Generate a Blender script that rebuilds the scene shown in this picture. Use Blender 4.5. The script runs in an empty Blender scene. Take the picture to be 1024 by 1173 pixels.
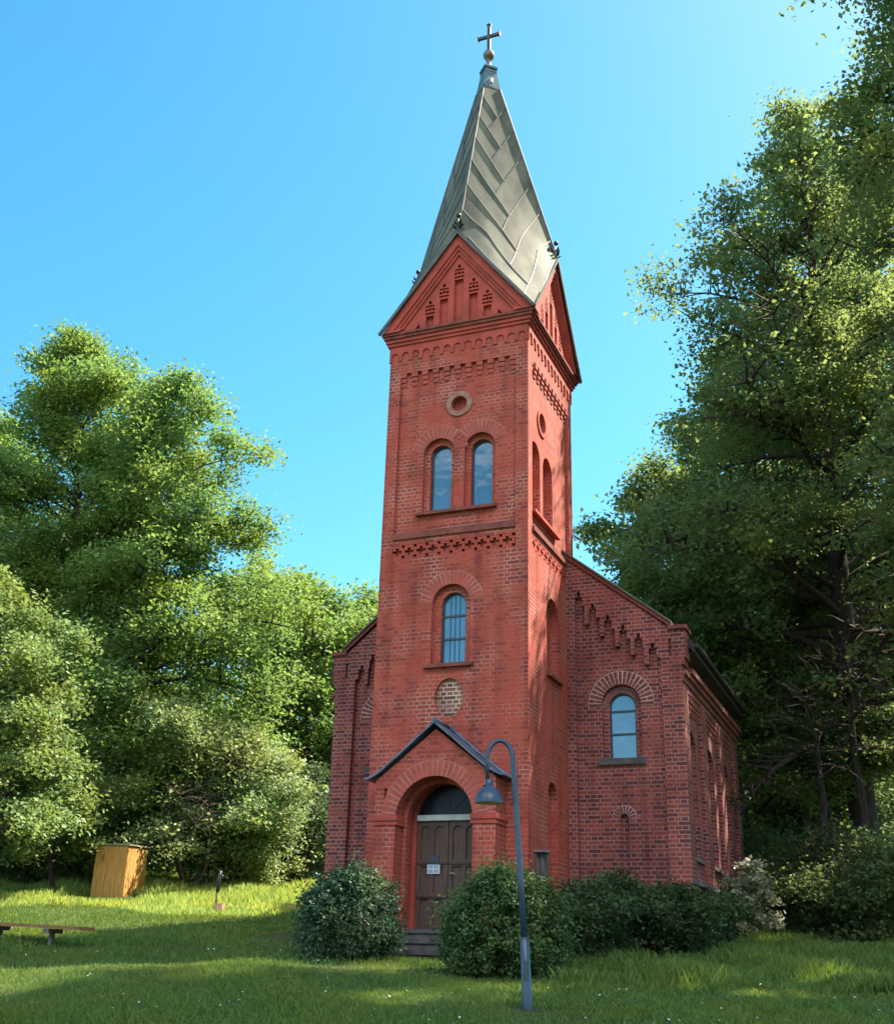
import bpy, math, random
import numpy as np
from mathutils import Vector, Matrix
from mathutils.geometry import tessellate_polygon

S = bpy.context.scene
COL = S.collection

# ------------------------------------------------------------------ camera
CX, CY = 8.6206, -21.1020
YAW, PITCH, ROLL = 0.393972, 0.383826, 0.028729
FWDX, FWDY = -math.sin(YAW), math.cos(YAW)
cam = bpy.data.objects.new("camera", bpy.data.cameras.new("camera"))
COL.objects.link(cam)
cam.data.sensor_fit = 'VERTICAL'
cam.data.sensor_height = 24.0
cam.data.lens = 24.0 * 1296.94 / 1173.0
cam.data.clip_start = 0.1
cam.data.clip_end = 2000
_f = Vector((-math.sin(YAW) * math.cos(PITCH), math.cos(YAW) * math.cos(PITCH), math.sin(PITCH)))
_r0 = Vector((math.cos(YAW), math.sin(YAW), 0))
_u0 = _r0.cross(_f)
_r = math.cos(ROLL) * _r0 + math.sin(ROLL) * _u0
_u = -math.sin(ROLL) * _r0 + math.cos(ROLL) * _u0
cam.matrix_world = Matrix(((_r.x, _u.x, -_f.x, CX), (_r.y, _u.y, -_f.y, CY), (_r.z, _u.z, -_f.z, 0), (0, 0, 0, 1)))
S.camera = cam

# ------------------------------------------------------------------ world, sun, exposure
SUN_AZ, SUN_EL = math.radians(52), math.radians(53)     # azimuth measured from +x towards +y
W = bpy.data.worlds.new("World")
S.world = W
W.use_nodes = True
nt = W.node_tree
nt.nodes.clear()
N = nt.nodes.new
L = nt.links.new
out = N('ShaderNodeOutputWorld')
bg = N('ShaderNodeBackground')
bg.inputs['Strength'].default_value = 0.10
sky = N('ShaderNodeTexSky')
sky.sky_type = 'NISHITA'
sky.sun_disc = False
sky.sun_elevation = SUN_EL
sky.sun_rotation = math.pi / 2 - SUN_AZ
sky.altitude = 50
sky.air_density = 1.0
sky.dust_density = 0.6
sky.ozone_density = 1.5
hs = N('ShaderNodeHueSaturation')
hs.inputs['Hue'].default_value = 0.474
hs.inputs['Saturation'].default_value = 1.35
hs.inputs['Value'].default_value = 0.80
L(sky.outputs[0], hs.inputs['Color'])
# cumulus bank behind the camera, partly mirrored in the tower windows; raised and brightened as added fill light for the front walls
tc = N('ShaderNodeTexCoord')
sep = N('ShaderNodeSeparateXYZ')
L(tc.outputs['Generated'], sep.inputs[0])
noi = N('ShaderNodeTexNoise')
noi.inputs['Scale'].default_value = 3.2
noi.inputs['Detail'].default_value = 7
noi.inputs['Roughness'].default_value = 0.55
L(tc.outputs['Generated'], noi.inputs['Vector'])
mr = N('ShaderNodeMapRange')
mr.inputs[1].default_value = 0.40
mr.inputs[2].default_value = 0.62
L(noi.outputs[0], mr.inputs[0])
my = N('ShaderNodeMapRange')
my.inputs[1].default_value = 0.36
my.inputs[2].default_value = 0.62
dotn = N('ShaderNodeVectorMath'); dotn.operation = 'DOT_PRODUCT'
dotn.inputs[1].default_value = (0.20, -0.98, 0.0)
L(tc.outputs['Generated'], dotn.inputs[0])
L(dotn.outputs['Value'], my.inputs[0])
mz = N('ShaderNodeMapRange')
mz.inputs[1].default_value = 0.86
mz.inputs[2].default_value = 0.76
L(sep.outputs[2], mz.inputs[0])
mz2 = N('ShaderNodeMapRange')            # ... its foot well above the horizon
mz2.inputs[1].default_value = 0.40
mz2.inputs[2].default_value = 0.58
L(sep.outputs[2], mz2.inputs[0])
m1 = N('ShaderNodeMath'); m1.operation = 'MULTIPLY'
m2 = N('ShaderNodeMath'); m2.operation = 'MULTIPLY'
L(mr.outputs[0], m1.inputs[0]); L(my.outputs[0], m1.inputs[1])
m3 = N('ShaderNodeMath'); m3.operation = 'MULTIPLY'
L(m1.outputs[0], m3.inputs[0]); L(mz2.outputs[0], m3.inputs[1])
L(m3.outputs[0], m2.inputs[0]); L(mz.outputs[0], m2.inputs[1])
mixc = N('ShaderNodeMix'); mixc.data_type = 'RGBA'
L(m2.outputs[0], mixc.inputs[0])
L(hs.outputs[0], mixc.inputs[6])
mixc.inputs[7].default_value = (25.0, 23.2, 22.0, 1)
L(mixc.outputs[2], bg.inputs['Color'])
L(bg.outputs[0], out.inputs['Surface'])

sun = bpy.data.objects.new("sun", bpy.data.lights.new("sun", 'SUN'))
COL.objects.link(sun)
sun.data.energy = 5.0
sun.data.angle = math.radians(0.53)
sun.data.color = (1.0, 0.88, 0.70)
_sd = Vector((math.cos(SUN_EL) * math.cos(SUN_AZ), math.cos(SUN_EL) * math.sin(SUN_AZ), math.sin(SUN_EL)))
sun.rotation_euler = _sd.to_track_quat('Z', 'Y').to_euler()
sun.location = (0, 0, 60)

S.view_settings.view_transform = 'Standard'
S.view_settings.look = 'None'
S.view_settings.exposure = 1.88
S.view_settings.gamma = 1.0
S.view_settings.use_curve_mapping = False
S.render.engine = 'CYCLES'
S.cycles.max_bounces = 7
S.cycles.diffuse_bounces = 3
S.cycles.glossy_bounces = 2
S.cycles.transmission_bounces = 3
S.cycles.transparent_max_bounces = 6
S.cycles.caustics_reflective = False
S.cycles.caustics_refractive = False
try:
    S.cycles.use_denoising = True
    S.cycles.denoiser = 'OPENIMAGEDENOISE'
except Exception:
    pass

# ------------------------------------------------------------------ placing helpers
def G(x, y):
    """height of the sloping ground"""
    s = np.maximum((x - CX) * FWDX + (y - CY) * FWDY, 0.0)
    q = np.minimum(s, 45.0)
    bump = 0.035 * np.sin(x * 0.9 + 1.3 * np.sin(y * 0.5)) * np.cos(y * 0.75 + 0.6) + 0.02 * np.sin(x * 2.3 + y * 1.7)
    return -1.6 + .07 * q + .00065 * q * q + (s - q) * .06 + bump

def at(px, py, s):
    """the point of the photograph's pixel (px, py) that lies s metres away along the view"""
    d = _f + (px - 512) / 1296.94 * _r - (py - 586.5) / 1296.94 * _u
    h = d.x * FWDX + d.y * FWDY
    return Vector((CX, CY, 0)) + d * (s / h)

def base(px, s):
    p = at(px, 1000, s)
    for _ in range(4):
        z = float(G(p.x, p.y))
        q0, q1 = at(px, 1000, s), at(px, 900, s)
        t = (z - q0.z) / (q1.z - q0.z)
        p = q0.lerp(q1, t)
    return Vector((p.x, p.y, float(G(p.x, p.y))))

# ------------------------------------------------------------------ materials
def mat(name):
    m = bpy.data.materials.new(name)
    m.use_nodes = True
    t = m.node_tree
    b = t.nodes['Principled BSDF']
    return m, t, b

def noise_mix(t, c1, c2, scale, lo=0.35, hi=0.65, detail=4, coord='Object', vec=None):
    n = t.nodes.new('ShaderNodeTexNoise')
    n.inputs['Scale'].default_value = scale
    n.inputs['Detail'].default_value = detail
    if vec is None:
        co = t.nodes.new('ShaderNodeTexCoord')
        vec = co.outputs[coord]
    t.links.new(vec, n.inputs['Vector'])
    r = t.nodes.new('ShaderNodeMapRange')
    r.inputs[1].default_value = lo
    r.inputs[2].default_value = hi
    t.links.new(n.outputs[0], r.inputs[0])
    x = t.nodes.new('ShaderNodeMix'); x.data_type = 'RGBA'
    t.links.new(r.outputs[0], x.inputs[0])
    for i, c in ((6, c1), (7, c2)):
        if isinstance(c, tuple):
            x.inputs[i].default_value = (*c, 1)
        else:
            t.links.new(c, x.inputs[i])
    return x.outputs[2], r.outputs[0]

def simple(name, c1, c2, scale=6, rough=0.7, metal=0.0, bump=0.0, bscale=40, stretch=None, spec=0.5):
    m, t, b = mat(name)
    vec = None
    if stretch:
        co = t.nodes.new('ShaderNodeTexCoord')
        mp = t.nodes.new('ShaderNodeMapping')
        mp.inputs['Scale'].default_value = stretch
        t.links.new(co.outputs['Object'], mp.inputs[0])
        vec = mp.outputs[0]
    c, f = noise_mix(t, c1, c2, scale, vec=vec)
    t.links.new(c, b.inputs['Base Color'])
    b.inputs['Roughness'].default_value = rough
    b.inputs['Metallic'].default_value = metal
    b.inputs['Specular IOR Level'].default_value = spec
    if bump:
        n = t.nodes.new('ShaderNodeTexNoise'); n.inputs['Scale'].default_value = bscale
        n.inputs['Detail'].default_value = 5
        if vec is not None:
            t.links.new(vec, n.inputs['Vector'])
        else:
            co = t.nodes.new('ShaderNodeTexCoord'); t.links.new(co.outputs['Object'], n.inputs['Vector'])
        bp = t.nodes.new('ShaderNodeBump'); bp.inputs['Strength'].default_value = bump
        bp.inputs['Distance'].default_value = 0.02
        t.links.new(n.outputs[0], bp.inputs['Height'])
        t.links.new(bp.outputs[0], b.inputs['Normal'])
    return m

def brick_mat(name, c1, c2, cdark, mortar, mortar2, painted=0.0, paint=(0.34, 0.062, 0.045), msize=0.012,
              patch=(0.45, 0.62)):
    m, t, b = mat(name)
    uv = t.nodes.new('ShaderNodeUVMap'); uv.uv_map = 'UVMap'
    br = t.nodes.new('ShaderNodeTexBrick')
    br.offset = 0.5; br.offset_frequency = 2; br.squash = 0.5; br.squash_frequency = 2
    br.inputs['Scale'].default_value = 1.0
    br.inputs['Mortar Size'].default_value = msize
    br.inputs['Mortar Smooth'].default_value = 0.15
    br.inputs['Bias'].default_value = 0.0
    br.inputs['Brick Width'].default_value = 0.277
    br.inputs['Row Height'].default_value = 0.0865
    t.links.new(uv.outputs[0], br.inputs['Vector'])
    # second brick lookup with another colouring, for dark over-fired bricks
    br.inputs['Color1'].default_value = (0, 0, 0, 1)
    br.inputs['Color2'].default_value = (1, 1, 1, 1)
    br.inputs['Mortar'].default_value = (0.5, 0.5, 0.5, 1)
    ramp = t.nodes.new('ShaderNodeValToRGB')
    e = ramp.color_ramp.elements
    e[0].position = 0.0; e[0].color = (*cdark, 1)
    e[1].position = 1.0; e[1].color = (*c2, 1)
    k = e.new(0.22); k.color = (*cdark, 1)
    k = e.new(0.40); k.color = (*c1, 1)
    t.links.new(br.outputs['Color'], ramp.inputs[0])
    # broad weathering over the brick colour
    c, _ = noise_mix(t, ramp.outputs[0], tuple(0.55 * a for a in c1), 0.7, 0.48, 0.78, 7, vec=uv.outputs[0])
    mc, _ = noise_mix(t, mortar, mortar2, 1.3, patch[0], patch[1], 5, vec=uv.outputs[0])
    x = t.nodes.new('ShaderNodeMix'); x.data_type = 'RGBA'
    t.links.new(br.outputs['Fac'], x.inputs[0])
    t.links.new(c, x.inputs[6]); t.links.new(mc, x.inputs[7])
    col = x.outputs[2]
    if painted:
        pm, pf = noise_mix(t, (0, 0, 0), (1, 1, 1), 1.1, 0.30, 0.62, 7, vec=uv.outputs[0])
        mu = t.nodes.new('ShaderNodeMath'); mu.operation = 'MULTIPLY'
        mu.inputs[1].default_value = painted
        t.links.new(pf, mu.inputs[0])
        x2 = t.nodes.new('ShaderNodeMix'); x2.data_type = 'RGBA'
        t.links.new(mu.outputs[0], x2.inputs[0])
        t.links.new(col, x2.inputs[6])
        x2.inputs[7].default_value = (*paint, 1)
        col = x2.outputs[2]
    # rain streaks and soot running down the wall
    mp = t.nodes.new('ShaderNodeMapping'); mp.inputs['Scale'].default_value = (2.6, 0.22, 1)
    t.links.new(uv.outputs[0], mp.inputs[0])
    st_, _ = noise_mix(t, (1.0, 1.0, 1.0), (0.62, 0.60, 0.62), 1.0, 0.50, 0.74, 6, vec=mp.outputs[0])
    ms = t.nodes.new('ShaderNodeMix'); ms.data_type = 'RGBA'; ms.blend_type = 'MULTIPLY'
    ms.inputs[0].default_value = 1.0
    t.links.new(col, ms.inputs[6]); t.links.new(st_, ms.inputs[7])
    col = ms.outputs[2]
    # grain
    fine, _ = noise_mix(t, (0.78, 0.78, 0.78), (1.15, 1.15, 1.15), 28, 0.3, 0.7, 3, vec=uv.outputs[0])
    mm = t.nodes.new('ShaderNodeMix'); mm.data_type = 'RGBA'; mm.blend_type = 'MULTIPLY'
    mm.inputs[0].default_value = 1.0
    t.links.new(col, mm.inputs[6]); t.links.new(fine, mm.inputs[7])
    t.links.new(mm.outputs[2], b.inputs['Base Color'])
    b.inputs['Roughness'].default_value = 0.85
    b.inputs['Specular IOR Level'].default_value = 0.25
    bp = t.nodes.new('ShaderNodeBump'); bp.invert = True
    bp.inputs['Strength'].default_value = 0.6; bp.inputs['Distance'].default_value = 0.012
    t.links.new(br.outputs['Fac'], bp.inputs['Height'])
    t.links.new(bp.outputs[0], b.inputs['Normal'])
    return m

M = {}
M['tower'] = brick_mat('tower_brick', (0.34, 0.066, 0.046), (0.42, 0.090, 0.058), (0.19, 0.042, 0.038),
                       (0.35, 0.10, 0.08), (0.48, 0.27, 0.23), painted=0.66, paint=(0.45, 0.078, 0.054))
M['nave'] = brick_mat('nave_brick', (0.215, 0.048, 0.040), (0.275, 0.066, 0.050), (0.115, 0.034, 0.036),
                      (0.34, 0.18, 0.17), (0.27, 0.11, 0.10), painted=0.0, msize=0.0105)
M['trim'] = simple('painted_trim', (0.44, 0.076, 0.055), (0.30, 0.056, 0.044), 2.2, 0.8, bump=0.2, spec=0.25)
M['trimdark'] = simple('weathered_ledge', (0.16, 0.05, 0.042), (0.26, 0.075, 0.06), 5.0, 0.85, bump=0.3, spec=0.2)
M['mortar'] = simple('lime_mortar', (0.44, 0.22, 0.18), (0.36, 0.09, 0.07), 3.0, 0.9)
M['mortarn'] = simple('pale_mortar', (0.52, 0.38, 0.34), (0.36, 0.22, 0.20), 4.0, 0.9)
M['vouss'] = simple('voussoir_painted', (0.43, 0.075, 0.054), (0.30, 0.058, 0.044), 5.0, 0.85)
M['voussn'] = simple('voussoir_brick', (0.19, 0.045, 0.036), (0.11, 0.03, 0.03), 9.0, 0.85)
M['oldbrick'] = brick_mat('bare_brick', (0.30, 0.10, 0.07), (0.40, 0.22, 0.16), (0.09, 0.045, 0.04),
                          (0.55, 0.45, 0.38), (0.34, 0.22, 0.18), msize=0.014)
M['stone'] = simple('pale_stone_ring', (0.34, 0.20, 0.15), (0.28, 0.11, 0.085), 7.0, 0.9, bump=0.2)
M['zinc'] = simple('patinated_zinc', (0.165, 0.165, 0.12), (0.075, 0.08, 0.062), 2.4, 0.72, 0.0, bump=0.08, bscale=6,
                   stretch=(1, 1, 0.35), spec=0.2)
M['seam'] = simple('seam_metal', (0.10, 0.10, 0.085), (0.06, 0.062, 0.06), 4.0, 0.5, 0.4)
M['darkmetal'] = simple('dark_metal', (0.045, 0.05, 0.06), (0.03, 0.033, 0.04), 5.0, 0.5, 0.3)
M['copper'] = simple('green_copper', (0.12, 0.19, 0.19), (0.08, 0.12, 0.15), 5.0, 0.5, 0.3)
M['ball'] = simple('old_gilding', (0.20, 0.16, 0.14), (0.10, 0.075, 0.07), 9.0, 0.4, 0.6)
M['porchroof'] = simple('bitumen_sheet', (0.06, 0.085, 0.13), (0.12, 0.16, 0.22), 3.0, 0.36, 0.15, bump=0.15, bscale=9)
M['slate'] = simple('roof_slate', (0.10, 0.12, 0.11), (0.06, 0.07, 0.07), 4.0, 0.6, bump=0.2)
M['soffit'] = simple('dark_timber', (0.035, 0.028, 0.03), (0.02, 0.017, 0.02), 6.0, 0.8)
M['door'] = simple('old_oak', (0.125, 0.068, 0.052), (0.065, 0.036, 0.030), 5.0, 0.6, bump=0.35, bscale=30, stretch=(6, 6, 0.6))
M['doorframe'] = simple('door_moulding', (0.060, 0.032, 0.025), (0.035, 0.02, 0.018), 8.0, 0.6)
M['white'] = simple('weathered_white_paint', (0.66, 0.68, 0.64), (0.52, 0.54, 0.50), 6.0, 0.6)
M['paper'] = simple('paper', (0.72, 0.76, 0.80), (0.66, 0.70, 0.76), 10.0, 0.8)
M['ink'] = simple('printed_ink', (0.05, 0.07, 0.12), (0.035, 0.05, 0.09), 10.0, 0.7)
M['inkgrey'] = simple('grey_ink', (0.30, 0.42, 0.52), (0.24, 0.36, 0.46), 10.0, 0.8)
M['step'] = simple('worn_stone', (0.115, 0.10, 0.10), (0.06, 0.055, 0.055), 5.0, 0.9, bump=0.5, bscale=18)
M['lead'] = simple('window_lead', (0.05, 0.06, 0.08), (0.035, 0.04, 0.06), 6.0, 0.5, 0.2)
M['lamp'] = simple('blue_grey_lamp_paint', (0.045, 0.075, 0.125), (0.028, 0.048, 0.085), 6.0, 0.33, 0.1, bump=0.1, bscale=25)
M['lampin'] = simple('lamp_inside', (0.55, 0.52, 0.48), (0.45, 0.42, 0.40), 6.0, 0.5)
M['cable'] = simple('ring_pale', (0.45, 0.45, 0.42), (0.3, 0.3, 0.3), 6.0, 0.4, 0.5)
M['benchwood'] = simple('bench_plank', (0.28, 0.12, 0.045), (0.18, 0.075, 0.032), 3.0, 0.6, bump=0.3, bscale=20, stretch=(1, 8, 8))
M['boxwood'] = simple('stained_boards', (0.50, 0.27, 0.07), (0.38, 0.18, 0.04), 3.0, 0.65, bump=0.2, bscale=20, stretch=(8, 8, 0.7))
M['boxgap'] = simple('board_joint', (0.12, 0.06, 0.025), (0.09, 0.045, 0.02), 6.0, 0.8)
M['felt'] = simple('felt_roof', (0.30, 0.26, 0.20), (0.2, 0.18, 0.15), 6.0, 0.9)
M['greywood'] = simple('grey_timber', (0.16, 0.13, 0.13), (0.08, 0.062, 0.07), 5.0, 0.8, bump=0.3, bscale=25, stretch=(6, 6, 0.8))
M['clay'] = simple('clay_block', (0.55, 0.30, 0.19), (0.42, 0.20, 0.13), 9.0, 0.9)
M['bark'] = simple('bark', (0.075, 0.058, 0.05), (0.035, 0.028, 0.026), 4.0, 0.95, bump=0.8, bscale=14, stretch=(5, 5, 1), spec=0.15)
M['twig'] = simple('twig_bark', (0.10, 0.075, 0.055), (0.05, 0.038, 0.03), 6.0, 0.95, spec=0.15)

def glass(name, base, tint, rough=0.04, ior=1.9):
    m, t, b = mat(name)
    c, f = noise_mix(t, base, tint, 1.7, 0.35, 0.65, 3)
    t.links.new(c, b.inputs['Base Color'])
    b.inputs['Roughness'].default_value = rough
    b.inputs['IOR'].default_value = ior
    b.inputs['Specular IOR Level'].default_value = 0.9
    n = t.nodes.new('ShaderNodeTexNoise'); n.inputs['Scale'].default_value = 2.2
    co = t.nodes.new('ShaderNodeTexCoord'); t.links.new(co.outputs['Object'], n.inputs['Vector'])
    bp = t.nodes.new('ShaderNodeBump'); bp.inputs['Strength'].default_value = 0.16
    bp.inputs['Distance'].default_value = 0.05
    t.links.new(n.outputs[0], bp.inputs['Height']); t.links.new(bp.outputs[0], b.inputs['Normal'])
    return m
M['glass'] = glass('window_glass', (0.035, 0.08, 0.15), (0.06, 0.12, 0.20), ior=1.9)  # blue of the mirrored sky is partly put into the glass colour
M['glasslow'] = glass('leaded_glass', (0.035, 0.11, 0.22), (0.07, 0.16, 0.28), ior=1.8)  # reflected sky blue in the base colour here too
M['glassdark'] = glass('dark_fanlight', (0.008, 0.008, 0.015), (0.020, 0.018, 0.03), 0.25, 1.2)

def leaf_mat(name, dark, light, trans=0.32, gloss=0.45, warm=None):
    m, t, b = mat(name)
    t.nodes.remove(b)
    o = t.nodes['Material Output']
    geo = t.nodes.new('ShaderNodeNewGeometry')
    rp = t.nodes.new('ShaderNodeMix'); rp.data_type = 'RGBA'
    t.links.new(geo.outputs['Random Per Island'], rp.inputs[0])
    rp.inputs[6].default_value = (*dark, 1); rp.inputs[7].default_value = (*light, 1)
    col, _ = noise_mix(t, rp.outputs[2], tuple(0.5 * (a + c) * k for a, c, k in zip(dark, light, warm or (1.25, 1.02, 0.7))),
                       0.55, 0.40, 0.70, 3)
    d = t.nodes.new('ShaderNodeBsdfDiffuse'); t.links.new(col, d.inputs[0])
    tr = t.nodes.new('ShaderNodeBsdfTranslucent')
    hsn = t.nodes.new('ShaderNodeHueSaturation'); hsn.inputs['Hue'].default_value = 0.485
    hsn.inputs['Saturation'].default_value = 1.08; hsn.inputs['Value'].default_value = 1.7
    t.links.new(col, hsn.inputs['Color']); t.links.new(hsn.outputs[0], tr.inputs[0])
    mx = t.nodes.new('ShaderNodeMixShader'); mx.inputs[0].default_value = trans
    t.links.new(d.outputs[0], mx.inputs[1]); t.links.new(tr.outputs[0], mx.inputs[2])
    gl = t.nodes.new('ShaderNodeBsdfGlossy'); gl.inputs['Roughness'].default_value = gloss + .15
    gl.inputs[0].default_value = (0.9, 0.95, 0.9, 1)
    m2 = t.nodes.new('ShaderNodeMixShader'); m2.inputs[0].default_value = 0.022
    t.links.new(mx.outputs[0], m2.inputs[1]); t.links.new(gl.outputs[0], m2.inputs[2])
    t.links.new(m2.outputs[0], o.inputs['Surface'])
    return m
M['alder'] = leaf_mat('alder_leaf', (0.082, 0.16, 0.042), (0.168, 0.28, 0.092), trans=0.42)
M['alder2'] = leaf_mat('lighter_leaf', (0.10, 0.17, 0.055), (0.19, 0.285, 0.11))
M['willow'] = leaf_mat('sallow_leaf', (0.14, 0.21, 0.085), (0.24, 0.33, 0.15), gloss=0.35)
M['deep'] = leaf_mat('deep_leaf', (0.085, 0.14, 0.052), (0.165, 0.235, 0.092), trans=0.5)
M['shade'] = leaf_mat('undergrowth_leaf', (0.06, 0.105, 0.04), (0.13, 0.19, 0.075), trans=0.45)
M['privet'] = leaf_mat('clipped_shrub_leaf', (0.030, 0.072, 0.026), (0.085, 0.155, 0.05), gloss=0.35)
M['privet2'] = leaf_mat('cool_shrub_leaf', (0.028, 0.070, 0.038), (0.075, 0.14, 0.075), gloss=0.35)
M['elder'] = leaf_mat('dark_bush_leaf', (0.022, 0.052, 0.022), (0.06, 0.11, 0.042))
M['pale'] = leaf_mat('pale_leaf', (0.20, 0.23, 0.16), (0.36, 0.39, 0.30), gloss=0.3)
M['grass'] = leaf_mat('grass_blade', (0.052, 0.115, 0.024), (0.14, 0.225, 0.046), trans=0.30, gloss=0.4, warm=(1.4, 1.05, 0.8))
M['meadow'] = leaf_mat('meadow_blade', (0.18, 0.275, 0.06), (0.33, 0.43, 0.12), trans=0.42, gloss=0.4, warm=(1.25, 1.05, 0.8))

def ground_mat():
    m, t, b = mat('ground_soil_and_turf')
    c1, _ = noise_mix(t, (0.050, 0.062, 0.022), (0.065, 0.085, 0.025), 2.0, 0.3, 0.7, 8)
    c2, _ = noise_mix(t, c1, (0.10, 0.095, 0.035), 0.55, 0.58, 0.72, 6)
    t.links.new(c2, b.inputs['Base Color'])
    b.inputs['Roughness'].default_value = 1.0
    b.inputs['Specular IOR Level'].default_value = 0.1
    return m
M['ground'] = ground_mat()

# ------------------------------------------------------------------ mesh helpers
class MB:
    """collects faces; build() links them as ONE mesh object with box-projected UVs in metres"""
    def __init__(s):
        s.v = []; s.f = []; s.m = []; s.sm = []
        s.T = None
    def pt(s, p):
        p = Vector(p)
        if s.T is not None:
            p = s.T @ p
        s.v.append(p); return len(s.v) - 1
    def face(s, pts, mi=0, smooth=False):
        s.f.append([s.pt(p) for p in pts]); s.m.append(mi); s.sm.append(smooth)
    def box(s, x0, x1, y0, y1, z0, z1, mi=0):
        c = [(x, y, z) for z in (z0, z1) for y in (y0, y1) for x in (x0, x1)]
        for q in ((0, 2, 3, 1), (4, 5, 7, 6), (0, 1, 5, 4), (2, 6, 7, 3), (0, 4, 6, 2), (1, 3, 7, 5)):
            s.face([c[i] for i in q], mi)
    def bar(s, a, b, w, h, up=(0, 0, 1), mi=0):
        """box from a to b, w wide, h along up"""
        a, b = Vector(a), Vector(b); d = (b - a).normalized(); up = Vector(up)
        side = d.cross(up).normalized(); u = side.cross(d).normalized()
        q = []
        for p in (a, b):
            q.append([p + side * w / 2 * i + u * h / 2 * j for i, j in ((-1, -1), (1, -1), (1, 1), (-1, 1))])
        for i in range(4):
            j = (i + 1) % 4
            s.face([q[0][i], q[0][j], q[1][j], q[1][i]], mi)
        s.face(q[0][::-1], mi); s.face(q[1], mi)
    def tube(s, pts, rad, n=8, mi=0, cap=True, smooth=True):
        pts = [Vector(p) for p in pts]
        rad = rad if isinstance(rad, (list, tuple)) else [rad] * len(pts)
        rings = []
        ref = Vector((1, 0, 0)) if abs((pts[1] - pts[0]).normalized().x) < 0.8 else Vector((0, 1, 0))
        for i, p in enumerate(pts):
            d = (pts[min(i + 1, len(pts) - 1)] - pts[max(i - 1, 0)]).normalized()
            a = (ref - d * ref.dot(d)).normalized(); ref = a
            b = d.cross(a)
            rings.append([s.pt(p + (a * math.cos(2 * math.pi * k / n) + b * math.sin(2 * math.pi * k / n)) * rad[i]) for k in range(n)])
        for i in range(len(rings) - 1):
            for k in range(n):
                j = (k + 1) % n
                s.f.append([rings[i][k], rings[i][j], rings[i + 1][j], rings[i + 1][k]]); s.m.append(mi); s.sm.append(smooth)
        if cap:
            s.f.append(rings[0][::-1]); s.m.append(mi); s.sm.append(False)
            s.f.append(rings[-1]); s.m.append(mi); s.sm.append(False)
    def lathe(s, prof, c=(0, 0, 0), n=20, mi=0, axis=None):
        c = Vector(c); R = axis or Matrix.Identity(3)
        rings = [[s.pt(c + R @ Vector((r * math.cos(2 * math.pi * k / n), r * math.sin(2 * math.pi * k / n), z))) for k in range(n)] for r, z in prof]
        for i in range(len(rings) - 1):
            for k in range(n):
                j = (k + 1) % n
                s.f.append([rings[i][k], rings[i][j], rings[i + 1][j], rings[i + 1][k]]); s.m.append(mi); s.sm.append(True)
    def sheet(s, P, outer, holes=(), d=0.0, mi=0):
        """flat polygon with holes in plane coordinates (u, v) at depth d; P maps (u, v, d) to space"""
        loops = [outer] + list(holes)
        flat = [p for l in loops for p in l]
        tri = tessellate_polygon([[Vector((p[0], p[1], 0)) for p in l] for l in loops])
        idx = [s.pt(P(u, v, d)) for u, v in flat]
        for a, b, c in tri:
            s.f.append([idx[a], idx[b], idx[c]]); s.m.append(mi); s.sm.append(False)
    def reveal(s, P, loop, d0, d1, mi=0, closed=True):
        n = len(loop)
        for i in range(n if closed else n - 1):
            a, b = loop[i], loop[(i + 1) % n]
            s.face([P(*a, d0), P(*b, d0), P(*b, d1), P(*a, d1)], mi)
    def plate(s, P, outer, d0, d1, holes=(), mi=0):
        """slab with edges from depth d0 (front) to d1"""
        s.sheet(P, outer, holes, d0, mi)
        s.reveal(P, outer, d0, d1, mi)
        for h in holes:
            s.reveal(P, h, d0, d1, mi)
    def pbox(s, P, u0, u1, v0, v1, d0, d1, mi=0):
        s.plate(P, [(u0, v0), (u1, v0), (u1, v1), (u0, v1)], d0, d1, mi=mi)
    def build(s, name, mats, parent=None, origin=None):
        me = bpy.data.meshes.new(name)
        off = Vector(origin) if origin is not None else Vector((0, 0, 0))
        o = bpy.data.objects.new(name, me)
        COL.objects.link(o)
        poff = Vector((0, 0, 0))
        if parent is not None:
            o.parent = parent
            q = parent
            while q is not None:
                poff = poff + q.location; q = q.parent
        if origin is not None:
            o.location = off - poff
        else:
            off = poff
        V = np.array([tuple(p) for p in s.v], dtype=np.float64)
        me.from_pydata([tuple(p) for p in (V - np.array(tuple(off)))], [], s.f)
        if not isinstance(mats, (list, tuple)):
            mats = [mats]
        for m in mats:
            me.materials.append(m)
        me.polygons.foreach_set('material_index', s.m)
        me.polygons.foreach_set('use_smooth', s.sm)
        uvl = me.uv_layers.new(name='UVMap')
        me.update()
        nl = len(me.loops)
        vi = np.empty(nl, dtype=np.int32); me.loops.foreach_get('vertex_index', vi)
        npoly = len(me.polygons)
        nor = np.empty(npoly * 3); me.polygons.foreach_get('normal', nor); nor = np.abs(nor.reshape(-1, 3))
        tot = np.empty(npoly, dtype=np.int32); me.polygons.foreach_get('loop_total', tot)
        ax = np.repeat(np.argmax(nor * np.array([1.0, 1.0, 0.9]), axis=1), tot)
        P_ = V[vi]
        uv = np.empty((nl, 2))
        uv[:, 0] = np.where(ax == 0, P_[:, 1], P_[:, 0])
        uv[:, 1] = np.where(ax == 2, P_[:, 1], P_[:, 2])
        uvl.data.foreach_set('uv', (uv + 50.0).astype(np.float32).ravel())
        return o

def tag(o, label, cat, group=None):
    o['label'] = label; o['category'] = cat
    if group:
        o['group'] = group
    return o

def empty(name, loc, label, cat, group=None):
    o = bpy.data.objects.new(name, None)
    COL.objects.link(o); o.location = loc; o.empty_display_size = 0.3
    return tag(o, label, cat, group)

def arch(cx, hw, zb, zs, n=16):
    """round-headed opening: half width hw, bottom zb, springing zs"""
    l = [(cx - hw, zb), (cx + hw, zb)]
    l += [(cx + hw * math.cos(math.pi * k / n), zs + hw * math.sin(math.pi * k / n)) for k in range(n + 1)]
    return l

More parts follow.
